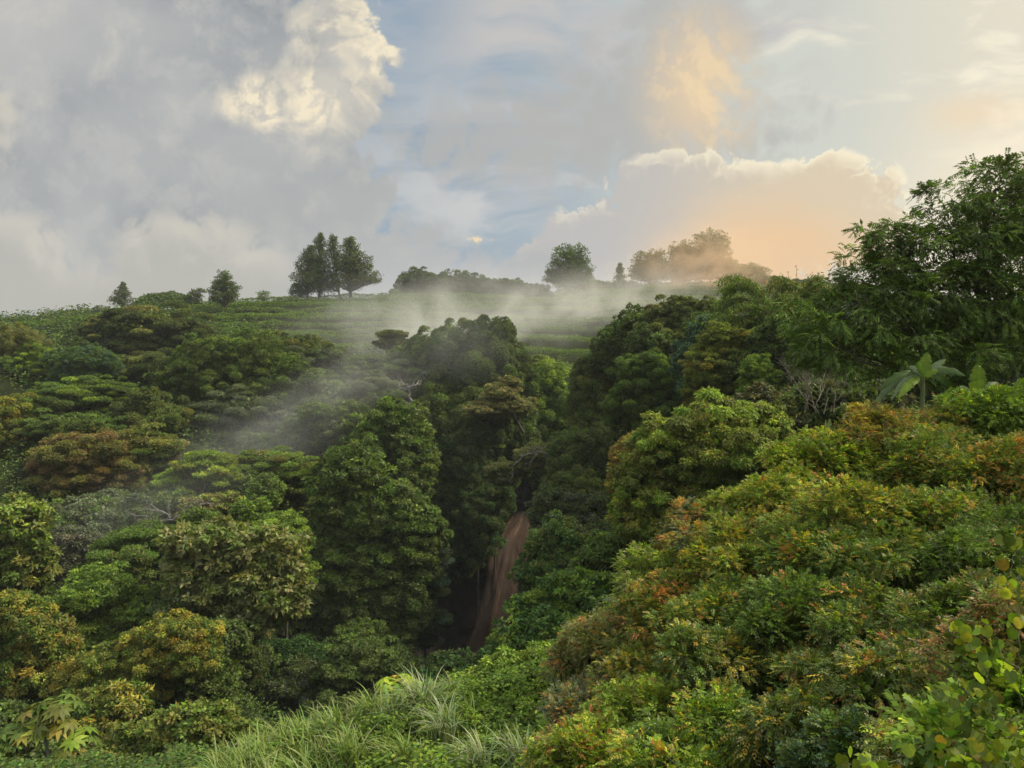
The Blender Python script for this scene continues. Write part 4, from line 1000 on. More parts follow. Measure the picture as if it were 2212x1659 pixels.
# ------------------------------------------------------------------ bamboo plumes on the right slope
def bamboo(D, arcs, label, seed, copies=5, pal='fresh', per=120, L=.30):
    R = np.random.default_rng(seed)
    b = at(arcs[0][0][0], arcs[0][0][1], D); b[2] = min(b[2], ground(b[0], b[1])[0]) - .2
    root = thing('bamboo_clump', b, label, 'bamboo')
    w, cols = palette(pal); LV = Leaves(); paths = []
    for (p0, p1, p2, p3) in arcs:
        for cpy in range(copies):
            sp = 0.55 * R.normal(0, 1, 3) * np.array([1, 1.6, .7]) if cpy else np.zeros(3)
            c = [at(p[0], p[1], D) + sp * f for p, f in ((p0, .3), (p1, .6), (p2, 1.0), (p3, 1.5))]
            t = np.linspace(0, 1, 22)[:, None]
            q = (1 - t) ** 3 * c[0] + 3 * (1 - t) ** 2 * t * c[1] + 3 * (1 - t) * t * t * c[2] + t ** 3 * c[3]
            paths.append((q, np.linspace(.07, .012, 22)))
            n = per * 6; tt = R.random(n) ** 0.7 * 0.85 + 0.15
            pos = np.stack([np.interp(tt, t[:, 0], q[:, i]) for i in range(3)], 1)
            off = unit(R.normal(0, 1, (n, 3))) * (0.6 * R.random((n, 1)) ** .6) * np.array([1, 1, .6]) - UP * 0.25 * R.random((n, 1))
            LV.add(pos + off, off * np.array([1, 1, .2]) * 1.2 - UP * 0.75 + R.normal(0, .35, (n, 3)), unit(UP * .5 + R.normal(0, .6, (n, 3))), L * R.uniform(.7, 1.4, n), L * .24, jitter(cols[R.choice(len(cols), n, p=w)], R, .25))
    mesh_obj('culms', *tubes(paths, 5), MAT_STEM, root, smooth=True)
    LV.build('foliage', MAT_LEAF, root)
bamboo(64, [((1700, 755), (1662, 625), (1612, 590), (1564, 632)), ((1690, 755), (1672, 660), (1622, 622), (1572, 668)), ((1690, 755), (1660, 695), (1620, 658), (1570, 700)), ((1700, 755), (1690, 685), (1650, 648), (1615, 700)), ((1680, 745), (1650, 720), (1620, 690), (1585, 730))],
       'bamboo clump with plumes arching left against the glowing sky', 97, pal={'fresh': 2, 'mid': 2, 'olive': 1})
bamboo(60, [((1740, 735), (1735, 630), (1715, 562), (1690, 650)), ((1745, 735), (1745, 620), (1735, 568), (1765, 650)), ((1735, 730), (1725, 640), (1700, 590), (1672, 690)), ((1750, 730), (1750, 650), (1760, 590), (1790, 650)), ((1730, 740), (1720, 690), (1700, 660), (1680, 740))],
       'upright rounded bamboo clump next to the tall dark tree', 98, pal={'olive': 2, 'mid': 2, 'gold': .4})
for i, (x, y0, y1) in enumerate(((1719, 604, 574), (1702, 610, 588))):
    R = np.random.default_rng(400 + i)
    LVp = Leaves(); rt = thing('bamboo_shoot', at(x + 4, y0 + 30, 60), ('taller' if i == 0 else 'shorter') + ' thin bamboo tip sticking up above the rounded clump', 'bamboo', 'bamboo tips above the clump')
    a = bend(at(x + 4, y0 + 30, 60), at(x, y1, 60), 7, 0, .05, R)
    mesh_obj('culm', *tubes([(a, np.linspace(.03, .01, 7))], 4), MAT_STEM, rt, smooth=True)
    q = np.repeat(a[3:], 7, 0); LVp.add(q, R.normal(0, 1, q.shape) - UP * .3, R.normal(0, 1, q.shape), .13, .03, jitter(np.tile(PAL['brown'][0][1], (len(q), 1)), R))
    LVp.build('foliage', MAT_LEAF, rt)

# ------------------------------------------------------------------ the tall dark feathery tree on the right
R = np.random.default_rng(120)
D = 24.0
W = ell_world([(2175, 470, 120, 105), (2080, 520, 120, 80), (1985, 560, 100, 70), (1925, 530, 60, 40), (1900, 620, 110, 80), (1830, 690, 105, 80), (1790, 760, 80, 70), (1960, 690, 130, 95), (2080, 660, 130, 110), (2190, 640, 110, 130), (1900, 790, 105, 66), (2020, 780, 120, 70), (2170, 790, 120, 90), (2290, 560, 130, 230), (2150, 395, 70, 48), (1880, 500, 46, 22), (2050, 440, 60, 34)], D, .8)
b = at(2185, 985, 25.2); b[2] = min(b[2], ground(b[0], b[1])[0]) - .1
root = thing('feathery_tree', b, 'tall dark tree with drooping feathery leaves filling the upper right', 'tree')
LV, tw, org = frond_crown(W, R, 14500, .36, 14, .088, .031, {'dark': 1, 'mid': 2}, {'mid': 1, 'fresh': 1}, droop=.42, lift=.1, up=.25, inner=.2, tip_share=.25, out=.7, holes=.14)
spine = np.array([b, at(2168, 880, 24.9), at(2140, 770, 24.3), at(2118, 650, 24), at(2120, 520, 24), at(2150, 410, 24)])
tt = np.linspace(0, 1, 16); sp = np.stack([np.interp(tt, np.linspace(0, 1, 6), spine[:, i]) for i in range(3)], 1)
paths = [(sp, np.linspace(.24, .05, 16))]
for tgt, i0, rad in (((1960, 560), 7, .09), ((1860, 650), 5, .10), ((1800, 740), 4, .09), ((1985, 760), 2, .11), ((2040, 470), 9, .06), ((2250, 500), 7, .09), ((2230, 720), 4, .09), ((1900, 790), 3, .06), ((1900, 510), 9, .05)):
    q = bend(sp[i0], at(*tgt, D + R.normal(0, .6)), 9, -.25, .05, R)
    paths.append((q, np.linspace(rad, .018, 9)))
trunk_pts = np.concatenate([p[0] for p in paths])
for c in tw[R.choice(len(tw), 210, replace=False)]:
    near = trunk_pts[np.argsort(np.linalg.norm(trunk_pts - (c - UP * .5), axis=1))[R.integers(0, 3)]]
    paths.append((bend(near, c, 6, -.06, .04, R), np.linspace(.022, .006, 6)))
mesh_obj('trunk', *tubes(paths, 6), MAT_BARK, root, smooth=True)
LV.build('crown', MAT_LEAF, root)
for i, (x, y, lb) in enumerate(((1812, 540, 'thin reddish bamboo stalk bowing left in front of the tall dark tree'), (1782, 562, 'second bowed thin stalk poking out left of the tall dark tree'))):
    pass

# ------------------------------------------------------------------ the near hillside of small-leaved shrubs
SH = []
def shrub(D, ells, pal, tips, label, n=1400, spots=(), L=.15, nl=9, ll=.044, lw=.022, droop=.25, tip_share=.25, name='leafy_shrub', up=.5, cat='shrub'):
    SH.append((D, ells, pal, tips, label, n, spots, L, nl, ll, lw, droop, tip_share, name, up, cat))
gr = {'mid': 2, 'dark': .6, 'olive': .8}
shrub(19.5, [(2165, 905, 95, 52), (2080, 915, 70, 46), (2240, 900, 60, 60)], {'mid': 2, 'fresh': .7}, {'fresh': 1, 'lime': .4}, 'green shrub on the top right, under the trunk of the tall dark tree')
shrub(18.8, [(1975, 935, 105, 40), (1890, 950, 70, 40), (1850, 985, 50, 34)], {'olive': 2, 'brown': 1}, {'gold': 2, 'rust': .5}, 'brownish-gold shrub along the hill top right of the small banana plant')
shrub(17.8, [(1800, 1010, 76, 46), (1735, 1035, 60, 40), (1860, 1030, 60, 46)], {'fresh': 2, 'olive': 1}, {'lime': 2, 'gold': 1}, 'bright yellow-green shrub below the small banana plant', spots=[((1755, 1010, 17.3), .3, 'gold')])
shrub(17.0, [(2020, 1015, 100, 58), (1945, 1040, 70, 50)], {'mid': 2, 'olive': 1}, {'gold': 1, 'fresh': 1}, 'mixed green and gold shrub in the middle of the hill top')
shrub(16.0, [(2165, 1030, 85, 66), (2230, 1060, 60, 80)], {'mid': 1, 'olive': 1}, {'gold': 1, 'rust': 1}, 'shrub with a large coral-orange patch near the right edge', spots=[((2140, 1025, 15.2), .42, 'rust'), ((2170, 1075, 15.0), .34, 'rust'), ((2105, 1060, 15.3), .22, 'rust')])
shrub(17.2, [(1640, 1095, 82, 48), (1570, 1120, 50, 40), (1710, 1090, 60, 50)], {'fresh': 1, 'olive': 1}, {'lime': 1, 'gold': 1.5}, 'yellow-flecked shrub at the left end of the hill top')
shrub(15.4, [(1850, 1105, 105, 60), (1770, 1130, 70, 50)], {'olive': 1, 'mid': 1}, {'gold': 2, 'lime': 1}, 'gold and yellow shrub in the middle of the near hillside', spots=[((1815, 1085, 14.8), .24, 'rust')], tip_share=.4)
shrub(14.6, [(2010, 1130, 100, 60), (2090, 1150, 70, 60)], gr, {'fresh': 1, 'gold': .6}, 'dark green shrub left of the coral-orange patch', spots=[((2010, 1100, 14.0), .2, 'gold')])
shrub(17.4, [(1490, 1155, 50, 40), (1530, 1180, 50, 40), (1455, 1195, 44, 36)], {'olive': 1, 'grey': 1}, {'gold': 1, 'rust': .5}, 'small shrub capped with rust-orange sprays below the round tree', spots=[((1492, 1132, 17.1), .36, 'rust')])
shrub(15.2, [(1600, 1195, 90, 52), (1540, 1230, 60, 46)], {'olive': 1, 'mid': 1}, {'gold': 1.4, 'lime': .7}, 'golden shrub between the rust-capped shrub and the gold hillside middle', tip_share=.4)
shrub(14.0, [(1740, 1220, 100, 58), (1680, 1255, 66, 50)], {'mid': 2, 'dark': 1}, {'gold': 1, 'fresh': 1}, 'green shrub with scattered gold sprays below the golden middle', spots=[((1700, 1180, 13.6), .2, 'rust'), ((1790, 1200, 13.5), .18, 'rust')])
shrub(13.2, [(1930, 1215, 105, 60), (1860, 1250, 66, 50)], gr, {'mid': 1, 'gold': .5}, 'glossy dark green shrub right of the gold-sprayed one', tip_share=.15, spots=[((1900, 1175, 12.8), .16, 'rust')])
shrub(12.6, [(2100, 1240, 95, 66), (2180, 1200, 70, 70)], {'mid': 1, 'dark': 1}, {'mid': 1, 'fresh': .4}, 'darker green glossy shrub behind the heart-leaved vine', tip_share=.15)
shrub(16.8, [(1410, 1240, 52, 44), (1380, 1275, 44, 36)], {'fresh': 1, 'tan': 1}, {'lime': 2, 'tan': 1}, 'pale lime shrub at the left edge of the near hillside', tip_share=.5)
shrub(15.2, [(1460, 1310, 66, 46), (1420, 1345, 60, 40)], {'mid': 1, 'olive': 1}, {'rust': 1, 'gold': 1}, 'shrub with a rusty brow below the pale lime shrub', spots=[((1440, 1300, 14.8), .34, 'rust'), ((1475, 1285, 14.8), .22, 'rust')])
shrub(13.6, [(1580, 1320, 86, 56), (1530, 1350, 60, 50)], gr, {'fresh': 1, 'gold': .7}, 'dense green shrub in the centre of the near hillside', spots=[((1560, 1290, 13.1), .16, 'gold')])
shrub(12.2, [(1730, 1335, 100, 60), (1660, 1370, 66, 50)], {'dark': 1, 'mid': 2}, {'mid': 1, 'fresh': 1}, 'dark green leafy shrub under the gold-sprayed one', tip_share=.15, spots=[((1690, 1330, 11.8), .14, 'rust')])
shrub(11.2, [(1890, 1340, 100, 62), (1820, 1375, 60, 46)], {'dark': 2, 'mid': 1}, {'fresh': 1, 'gold': 1}, 'dark shrub with an orange cluster right of the lower hillside middle', tip_share=.15, spots=[((1838, 1352, 10.8), .14, 'rust'), ((1880, 1365, 10.6), .13, 'rust')])
shrub(10.2, [(2040, 1350, 95, 62), (2120, 1330, 70, 66)], gr, {'olive': 1, 'brown': .7}, 'green-brown shrub entangled with the heart-leaved vine', tip_share=.2)
shrub(16.0, [(1290, 1400, 64, 48), (1240, 1440, 50, 40), (1340, 1370, 44, 40)], {'olive': 1, 'tan': 1}, {'tan': 1, 'rust': .35}, 'tan-speckled shrub beside the vivid green leaves at the hill foot', tip_share=.35, spots=[((1300, 1380, 15.6), .22, 'rust')])
shrub(14.0, [(1420, 1430, 84, 52), (1360, 1470, 60, 44)], {'olive': 2, 'mid': 1}, {'gold': 2, 'tan': 1}, 'shrub with golden-yellow shoots at the lower left of the hillside', tip_share=.42)
shrub(12.0, [(1560, 1440, 84, 50), (1620, 1470, 60, 46)], {'mid': 1, 'dark': 1}, {'gold': 1, 'tan': 1}, 'green and straw-coloured shrub at mid height of the lower hillside', spots=[((1660, 1420, 11.6), .14, 'rust')])
shrub(10.4, [(1740, 1455, 90, 54), (1800, 1490, 60, 44)], {'dark': 2, 'mid': 1}, {'gold': 1.5, 'brown': .5}, 'dark shrub hung with golden sprays above the black hollow', tip_share=.22)
shrub(9.2, [(1900, 1470, 86, 54), (1960, 1440, 66, 50)], {'dark': 2, 'mid': 1}, {'brown': 1, 'gold': 1}, 'dark green shrub with brown hanging sprays left of the vine', tip_share=.18)
shrub(14.0, [(1290, 1530, 66, 44), (1240, 1560, 50, 40)], {'grey': 2, 'tan': 1}, {'rust': 1, 'tan': 1}, 'greyish shrub with rust dots between grass and hillside', tip_share=.22, spots=[((1220, 1535, 13.6), .17, 'rust'), ((1330, 1520, 13.4), .14, 'rust')])
shrub(12.2, [(1390, 1560, 86, 48), (1330, 1590, 60, 40)], {'fresh': 2, 'olive': 1}, {'lime': 2, 'gold': 1}, 'bright yellow-green shrub low on the hillside', tip_share=.5)
shrub(10.6, [(1530, 1560, 84, 50), (1600, 1580, 60, 44)], {'mid': 2, 'fresh': 1}, {'lime': 1, 'gold': 1}, 'green shrub with lime shoots at the bottom centre right')
shrub(9.4, [(1680, 1580, 80, 50), (1740, 1610, 60, 46)], {'dark': 2, 'mid': 1}, {'gold': 2, 'tan': .5}, 'dark shrub with drooping gold sprays beside the black hollow', droop=.4, tip_share=.25)
shrub(11.2, [(1270, 1640, 90, 46), (1200, 1665, 60, 40)], {'fresh': 1, 'olive': 1}, {'lime': 1, 'rust': .35}, 'yellowish shrub on the bottom edge right of the grass', tip_share=.4, spots=[((1250, 1612, 10.8), .15, 'rust')])
shrub(9.4, [(1430, 1650, 90, 40), (1540, 1670, 70, 40)], {'fresh': 1, 'mid': 1}, {'lime': 1, 'gold': .6}, 'leafy green shrub along the bottom edge', tip_share=.3)
shrub(7.6, [(1830, 1620, 66, 40), (1770, 1665, 70, 40)], {'blue': .5, 'dark': 1}, {'mid': 1}, 'small dark green sprig bush in the black hollow at the bottom', n=700, tip_share=.3)
shrub(6.2, [(1990, 1640, 56, 42), (1940, 1620, 36, 30), (2040, 1660, 46, 40)], {'lime': 1, 'tan': 1}, {'tan': 1}, 'pale bush dotted with small cream flowers at the bottom right', n=900, L=.12, ll=.026, lw=.016, tip_share=.3)
shrub(7.4, [(2150, 1480, 95, 90), (2210, 1380, 70, 100), (2100, 1580, 90, 70)], {'olive': 1, 'brown': 1, 'mid': 1}, {'brown': 1, 'rust': .4}, 'tangled brown and green shrub under the heart-leaved vine', tip_share=.3)
shrub(6.0, [(2130, 1660, 110, 60), (2230, 1590, 60, 80)], {'mid': 1, 'fresh': 1}, {'lime': 1, 'fresh': 1}, 'leafy green bush in the bottom right corner', ll=.075, lw=.05, L=.3)
for i, (D, ells, pal, tips, label, n, spots, L, nl, ll, lw, droop, tsh, name, up, cat) in enumerate(SH):
    R = np.random.default_rng(2000 + i)
    ells = [(x, y + R.normal(0, 7), rx * 1.06, ry * R.uniform(1.1, 1.45), R.normal(0, .35)) for x, y, rx, ry in ells]
    for q in range(4 if n >= 1200 else 0):                   # offshoots break up the mound
        e = ells[R.integers(2)]; k_ = R.uniform(.3, .55)
        ells.append((e[0] + R.uniform(-1, 1) * e[2], e[1] + R.uniform(-.9, .8) * e[3], e[2] * k_ * 1.2, e[3] * k_, R.normal(-.15, .5)))
    W = ell_world(ells, D, .95)
    big = sum(r[0] * r[2] for c, r in W)
    n = int(np.clip(n * 2.6 * big, 1500, 6500)) if n >= 1200 else n * 2
    px = max(1.0, 2.0 * D / 770 / ll)                       # far shrubs get slightly larger blades
    sp = [(at(*s), r, q) for s, r, q in spots]
    LV, tw, org = frond_crown(W, R, n, L, nl, ll * px, lw * px, pal, tips, sp, droop, 0, up, .32, min(.6, tsh * 1.6), .8, 6, .24, .025)  # tip share raised: sunlit yellow tops put into the leaf colour
    b = org.copy(); b[2] = ground(b[0], b[1])[0] - .1
    root = thing(name, b, label, cat)
    paths = []
    for q in tw[R.choice(len(tw), min(26, len(tw)), replace=False)]:
        paths.append((bend(b + R.normal(0, .12, 3) * np.array([1, 1, 0]), q, 6, .12, .04, R), np.linspace(.03, .007, 6)))
    mesh_obj('stems', *tubes(paths, 5), MAT_BARK, root, smooth=True)
    LV.build('foliage', MAT_GLOSSY, root)

# ------------------------------------------------------------------ bright leafy bushes by the grass
for i, (D, ells, pal, tips, label) in enumerate([
        (27, [(1130, 1470, 84, 58), (1195, 1440, 64, 54), (1060, 1490, 52, 48)], {'fresh': 3, 'mid': 1}, {'lime': 1}, 'bright green bush above the grass, below the vivid green shrub'),
        (25, [(1120, 1550, 92, 66), (1185, 1530, 66, 66), (1045, 1550, 60, 56), (1220, 1600, 60, 50)], {'fresh': 2, 'mid': 1}, {'fresh': 1, 'lime': 1}, 'large fresh green bush right of the tall grass tufts'),
        (22, [(1140, 1635, 86, 56), (1060, 1630, 70, 56), (980, 1650, 60, 44)], {'fresh': 1, 'mid': 2}, {'fresh': 1}, 'mid green bush on the bottom edge among the grass tufts'),
        (23, [(940, 1590, 70, 54), (1000, 1575, 56, 50), (890, 1630, 66, 48)], {'fresh': 2, 'mid': 1}, {'lime': 1}, 'low green bush in the middle of the tall grass'),
        (22.5, [(810, 1605, 56, 44), (765, 1635, 56, 42)], {'fresh': 1, 'mid': 1}, {'fresh': 1}, 'small green bush in the left part of the tall grass'),
        (30, [(1000, 1500, 60, 30), (940, 1510, 50, 28)], {'mid': 2, 'deep': 1}, {'fresh': 1}, 'shaded green bush behind the tallest grass tuft'),
        (31, [(1265, 1400, 56, 50), (1220, 1420, 46, 46)], {'fresh': 2, 'mid': 1}, {'fresh': 1}, 'fresh green bush left of the tan-speckled shrub')]):
    R = np.random.default_rng(2500 + i)
    W = ell_world(ells, D, .9)
    LV, cl = crown(W, D, 'fine', pal, R, tips, dict(rc=.2, leaf=.13, asp=.5, droop=.7, cover=2.6, zmin=-.8))
    b = W[0][0].copy(); b[2] = ground(b[0], b[1])[0] - .1
    root = thing('leafy_bush', b, label, 'bush')
    mesh_obj('stems', *tubes([(bend(b, q, 6, .1, .05, R), np.linspace(.04, .01, 6)) for q in cl[R.choice(len(cl), min(16, len(cl)), replace=False)]], 5), MAT_STEM, root, smooth=True)
    LV.build('foliage', MAT_LEAF, root)
# ------------------------------------------------------------------ tall grass
def blades(base, n, R, length, width, cols, lean=(0, 0, 0), spread=.55):
    out = []
    for i in range(n):
        p0 = base[i] if len(base) == n else base[R.integers(len(base))]
        h = np.array([R.normal(0, 1), R.normal(0, 1), 0]) + np.array(lean) * 1.0
        h = h / (np.linalg.norm(h) + 1e-6)
        L = length * R.uniform(.6, 1.25); f = spread * R.uniform(.4, 1.5)
        t = np.linspace(0, 1, 7)[:, None]
        pts = p0 + UP * (L * (t - .42 * f * t ** 2.4)) + h * (L * f * .75 * t ** 1.8)
        side = unit(np.cross(h, UP))[None].repeat(7, 0)
        hw = width * .5 * np.array([.7, 1, 1, .9, .7, .4, .05])
        out.append((pts, hw, side, jitter(cols[R.integers(len(cols))][None], R, .18)[0], .25))
    return out
GR = np.array([(.17, .25, .045), (.21, .29, .06), (.13, .20, .035), (.27, .31, .13)])
PALE = np.array([(.26, .32, .15), (.22, .29, .11), (.31, .36, .20)])
R = np.random.default_rng(301)
top = [(470, 1675), (560, 1640), (640, 1605), (720, 1575), (790, 1545), (860, 1535), (960, 1530), (1060, 1540), (1130, 1560)]
bx = 470 + 560 * R.random(2600) ** 1.7; by = np.interp(bx, [p[0] for p in top], [p[1] for p in top]) + R.random(2600) ** 1.3 * 130
base = np.array([at(x, y, np.interp(y, [1530, 1600, 1700, 1800], [24.5, 23, 20.5, 18.5])) for x, y in zip(bx, by)])
tag(strips(blades(base[:1900], 1900, R, 1.05, .045, GR, (-.35, -.2, 0), .8), 'tall_grass', MAT_LEAF, None), kind='stuff')
TUFT = 'pale arching grass tufts'
for i, (x, y, D, L, nb, lb) in enumerate([(915, 1535, 24, 1.55, 150, 'tallest pale arching grass tuft, at the middle of the slope'), (985, 1515, 25, 1.2, 70, 'upright grass tuft right of the tallest one'), (850, 1560, 23.8, 1.1, 60, 'grass tuft left below the tallest one'),
                                            (620, 1632, 22.5, 1.25, 110, 'big bushy grass tuft at the left end of the grass slope'), (720, 1595, 23, 1.2, 90, 'grass tuft in the left half of the slope'), (665, 1615, 23, 1.3, 70, 'upright spiky grass tuft between the two left tufts'),
                                            (1035, 1655, 19, 1.05, 80, 'silvery grass tuft on the bottom edge'), (1120, 1650, 18.5, 1.0, 80, 'silvery grass tuft right at the bottom, beside the yellowish shrub'), (880, 1650, 20.5, 1.1, 60, 'grass tuft at the bottom left of the silvery ones'),
                                            (1225, 1560, 16.5, .75, 70, 'bluish grass tuft peeking out left of the greyish shrub'), (1255, 1500, 17.5, .65, 50, 'small bluish grass tuft above the greyish shrub'), (800, 1540, 24, 1.0, 50, 'short grass tuft beside the lower banana plant'), (560, 1650, 22, 1.3, 90, 'grass tuft at the lowest left end of the grass slope'), (760, 1640, 21, 1.2, 90, 'arching grass tuft low in the left half, near the small green bush'), (960, 1580, 22, 1.2, 90, 'broad arching tuft among the low bushes in the middle of the grass')]):
    R = np.random.default_rng(320 + i)
    b = at(x, y + 8, D)
    rt = thing('grass_tuft', b, lb, 'grass tuft', TUFT)
    q = np.tile(b, (nb, 1)) + R.normal(0, .16, (nb, 3)) * np.array([1, 1, .3])
    strips(blades(q, nb, R, L * 1.0, .042, PALE if i in (0, 2, 6, 7, 9, 10, 14) else GR, (-.5, -.2, 0), .9), 'blades', MAT_LEAF, rt)

# ------------------------------------------------------------------ banana plants
MAT_BANANA = leaf_material('banana_leaf', 0.25, 0.40, 0.45, 38.0)
def banana(D, base, leaves, label, seed, stem_h):
    R = np.random.default_rng(seed)
    b = at(base[0], base[1], D); b0 = b.copy(); b0[2] = min(b[2], ground(b[0], b[1])[0]) - .1
    root = thing('banana_plant', b0, label, 'banana plant')
    heart = b + UP * (stem_h * m_per_px(D))
    mesh_obj('stem', *tubes([(bend(b0, heart, 7, 0, .01, R), np.linspace(.11, .06, 7))], 8), MAT_STEM, root, smooth=True)
    for (tx, ty, arch, wpx, dd, c) in leaves:
        tip = at(tx, ty, D + dd)
        Lm = np.linalg.norm(tip - heart)
        q = bend(heart, tip, 16, arch * Lm * .5, 0, R)
        t = np.linspace(0, 1, 16)
        hw = wpx * .8 * m_per_px(D) * .5 * np.clip(np.sin(np.pi * np.clip((t - .12) / .88, 0, 1) ** .75), 0.03, 1) ** .6
        hw[t < .12] = .012
        ax = unit(np.gradient(q, axis=0)); view = unit(-q)
        side = unit(np.cross(ax, unit(view * .8 + UP * .5 + R.normal(0, .25, 3))))
        # the blade is torn into ribs, each a strip from the midrib outwards
        VV, FF, CC = [], [], []
        for sg in (-1, 1):
            cuts = 0
            for i in range(15):
                tear = R.random() < .5
                a0, a1 = q[i], q[i + 1]
                s0 = side[i] * sg * hw[i]; s1 = side[i + 1] * sg * hw[i + 1]
                n = np.cross(ax[i], side[i] * sg); n = n if n[2] > 0 else -n
                fall = -UP * (R.uniform(.1, .35) * hw[i]) + ax[i] * (.35 * hw[i])
                e1 = a1 + s1 + fall - (ax[i] * (.55 * Lm / 15) + UP * .3 * hw[i] if tear else 0)
                k = len(VV)
                VV += [a0, a0 + s0 * .55 + n * hw[i] * .1 + fall * .3, a0 + s0 + fall, e1, a1 + s1 * .55 + n * hw[i] * .1 + fall * .3, a1]
                FF += [[k, k + 1, k + 4, k + 5], [k + 1, k + 2, k + 3, k + 4]]
                cc = np.array(c) * R.uniform(.85, 1.15); CC += [cc, cc * .95]
        mesh_obj('leaf', np.array(VV), np.array(FF).ravel(), np.full(len(FF), 4), MAT_BANANA, root, np.array(CC))
GRB, LMB, WHB = (.060, .11, .020), (.165, .250, .022), (.14, .19, .09)
banana(21.5, (1992, 885), [(2003, 762, .05, 34, 0, LMB), (1985, 782, .1, 30, -.3, GRB), (2042, 776, .12, 30, .3, WHB), (1900, 842, .4, 26, -.2, GRB), (1878, 892, .45, 24, .2, WHB), (1960, 820, .3, 26, .4, GRB), (2085, 812, .35, 24, -.3, GRB), (1942, 858, .3, 28, -.5, LMB), (2060, 840, .3, 26, .5, GRB), (1965, 790, .2, 22, .3, WHB), (2025, 800, .15, 24, -.3, LMB), (1925, 865, .4, 20, -.4, WHB), (2050, 795, .25, 20, .4, WHB)], 'banana plant with ragged backlit leaves below the tall dark tree', 331, 70)
banana(20.8, (2112, 905), [(2112, 788, .02, 46, 0, LMB), (2158, 828, .4, 18, .2, WHB), (2070, 838, .4, 22, -.2, GRB), (2140, 850, .35, 24, .4, GRB)], 'banana plant with one broad upright glowing leaf right of the ragged one', 332, 40)
banana(20.2, (1775, 1010), [(1793, 905, .1, 24, 0, WHB), (1732, 948, .25, 30, -.2, GRB), (1810, 960, .4, 22, .3, GRB), (1748, 985, .35, 24, .2, GRB)], 'small banana plant with two pale torn leaves beside the round yellow-olive tree', 333, 20)
banana(23.6, (776, 1610), [(764, 1532, .03, 24, 0, LMB), (800, 1536, .06, 20, .1, LMB), (755, 1590, .4, 16, 0, GRB), (820, 1580, .3, 14, .1, (.3, .2, .04))], 'young banana plant with two upright leaves rising from the grass', 334, 22)
banana(30, (1018, 1480), [(1021, 1432, .02, 12, 0, WHB), (1008, 1450, .2, 10, 0, GRB), (1036, 1452, .25, 10, 0, GRB)], 'small banana plant with one pale upright leaf below the waterfall', 335, 14)
banana(30, (1290, 1310), [(1345, 1300, .2, 12, 0, WHB), (1310, 1285, .2, 12, 0, GRB), (1270, 1290, .3, 12, 0, GRB)], 'banana leaf poking out of the bushes left of the pale lime shrub', 336, 12)

# ------------------------------------------------------------------ large-leaved parasol saplings
def parasol_tree(D, trunks, heads, label, seed, leaf):
    R = np.random.default_rng(seed)
    b = at(trunks[0][0][0], trunks[0][0][1], D)
    root = thing('parasol_tree', b, label, 'tree')
    paths = []
    for tr in trunks:
        pts = np.array([at(x, y, D) for x, y in tr]); tt = np.linspace(0, 1, 10)
        paths.append((np.stack([np.interp(tt, np.linspace(0, 1, len(pts)), pts[:, i]) for i in range(3)], 1), np.linspace(.09, .04, 10)))
    mesh_obj('trunk', *tubes(paths, 6), MAT_PALE, root, smooth=True)
    LV = Leaves()
    for (x, y, n, pal) in heads:
        hc = at(x, y, D); w, cols = palette(pal)
        for i in range(n):
            a = R.uniform(0, 6.28); out = np.array([np.cos(a), np.sin(a), .0])
            c = hc + out * leaf * R.uniform(.5, 1.3) + UP * leaf * R.uniform(-.25, .35)
            nrm = unit(UP + out * .45 + R.normal(0, .15, 3))
            e1 = unit(np.cross(nrm, [0.3, 1, 0])); e2 = np.cross(nrm, e1)
            th = np.arange(9) / 9 * 2 * np.pi + R.uniform(0, 1)
            d = np.cos(th)[:, None] * e1 + np.sin(th)[:, None] * e2 - UP * .38
            k = np.repeat(cols[R.choice(len(cols), p=w)][None], 9, 0) * R.uniform(.8, 1.2)
            LV.add(np.tile(c, (9, 1)) + d * leaf * .05, d, np.tile(nrm, (9, 1)), leaf * R.uniform(.85, 1.1, 9), leaf * .36, jitter(k, R, .08), .1)
    LV.build('leaves', MAT_LEAF, root)
parasol_tree(34, [[(112, 1675), (104, 1630), (95, 1585), (78, 1562)], [(143, 1675), (142, 1620), (138, 1560)], [(95, 1585), (60, 1572)], [(142, 1620), (168, 1598)]],
             [(88, 1530, 9, 'olive'), (128, 1520, 8, {'olive': 1, 'mid': 1}), (82, 1562, 9, {'gold': 2, 'lime': 2}), (120, 1555, 9, {'gold': 1, 'olive': 1}), (44, 1575, 6, 'mid'), (24, 1592, 3, 'lime'), (165, 1590, 9, {'lime': 1, 'fresh': 1}), (148, 1600, 6, {'gold': 1, 'olive': 1}), (140, 1625, 7, {'lime': 1, 'fresh': 1})],
             'sapling with big drooping parasol leaves, yellow in the middle, at the lower left', 341, .62)
parasol_tree(33, [[(862, 1560), (866, 1520), (866, 1480)], [(866, 1520), (850, 1495)]], [(858, 1468, 10, {'lime': 3, 'gold': 1}), (880, 1472, 8, 'lime'), (852, 1490, 6, 'lime'), (870, 1540, 6, {'fresh': 1, 'lime': 1}), (845, 1530, 5, {'fresh': 1, 'olive': 1})], 'lime-yellow parasol-leaved sapling above the grass, in front of the dark gorge', 342, .55)

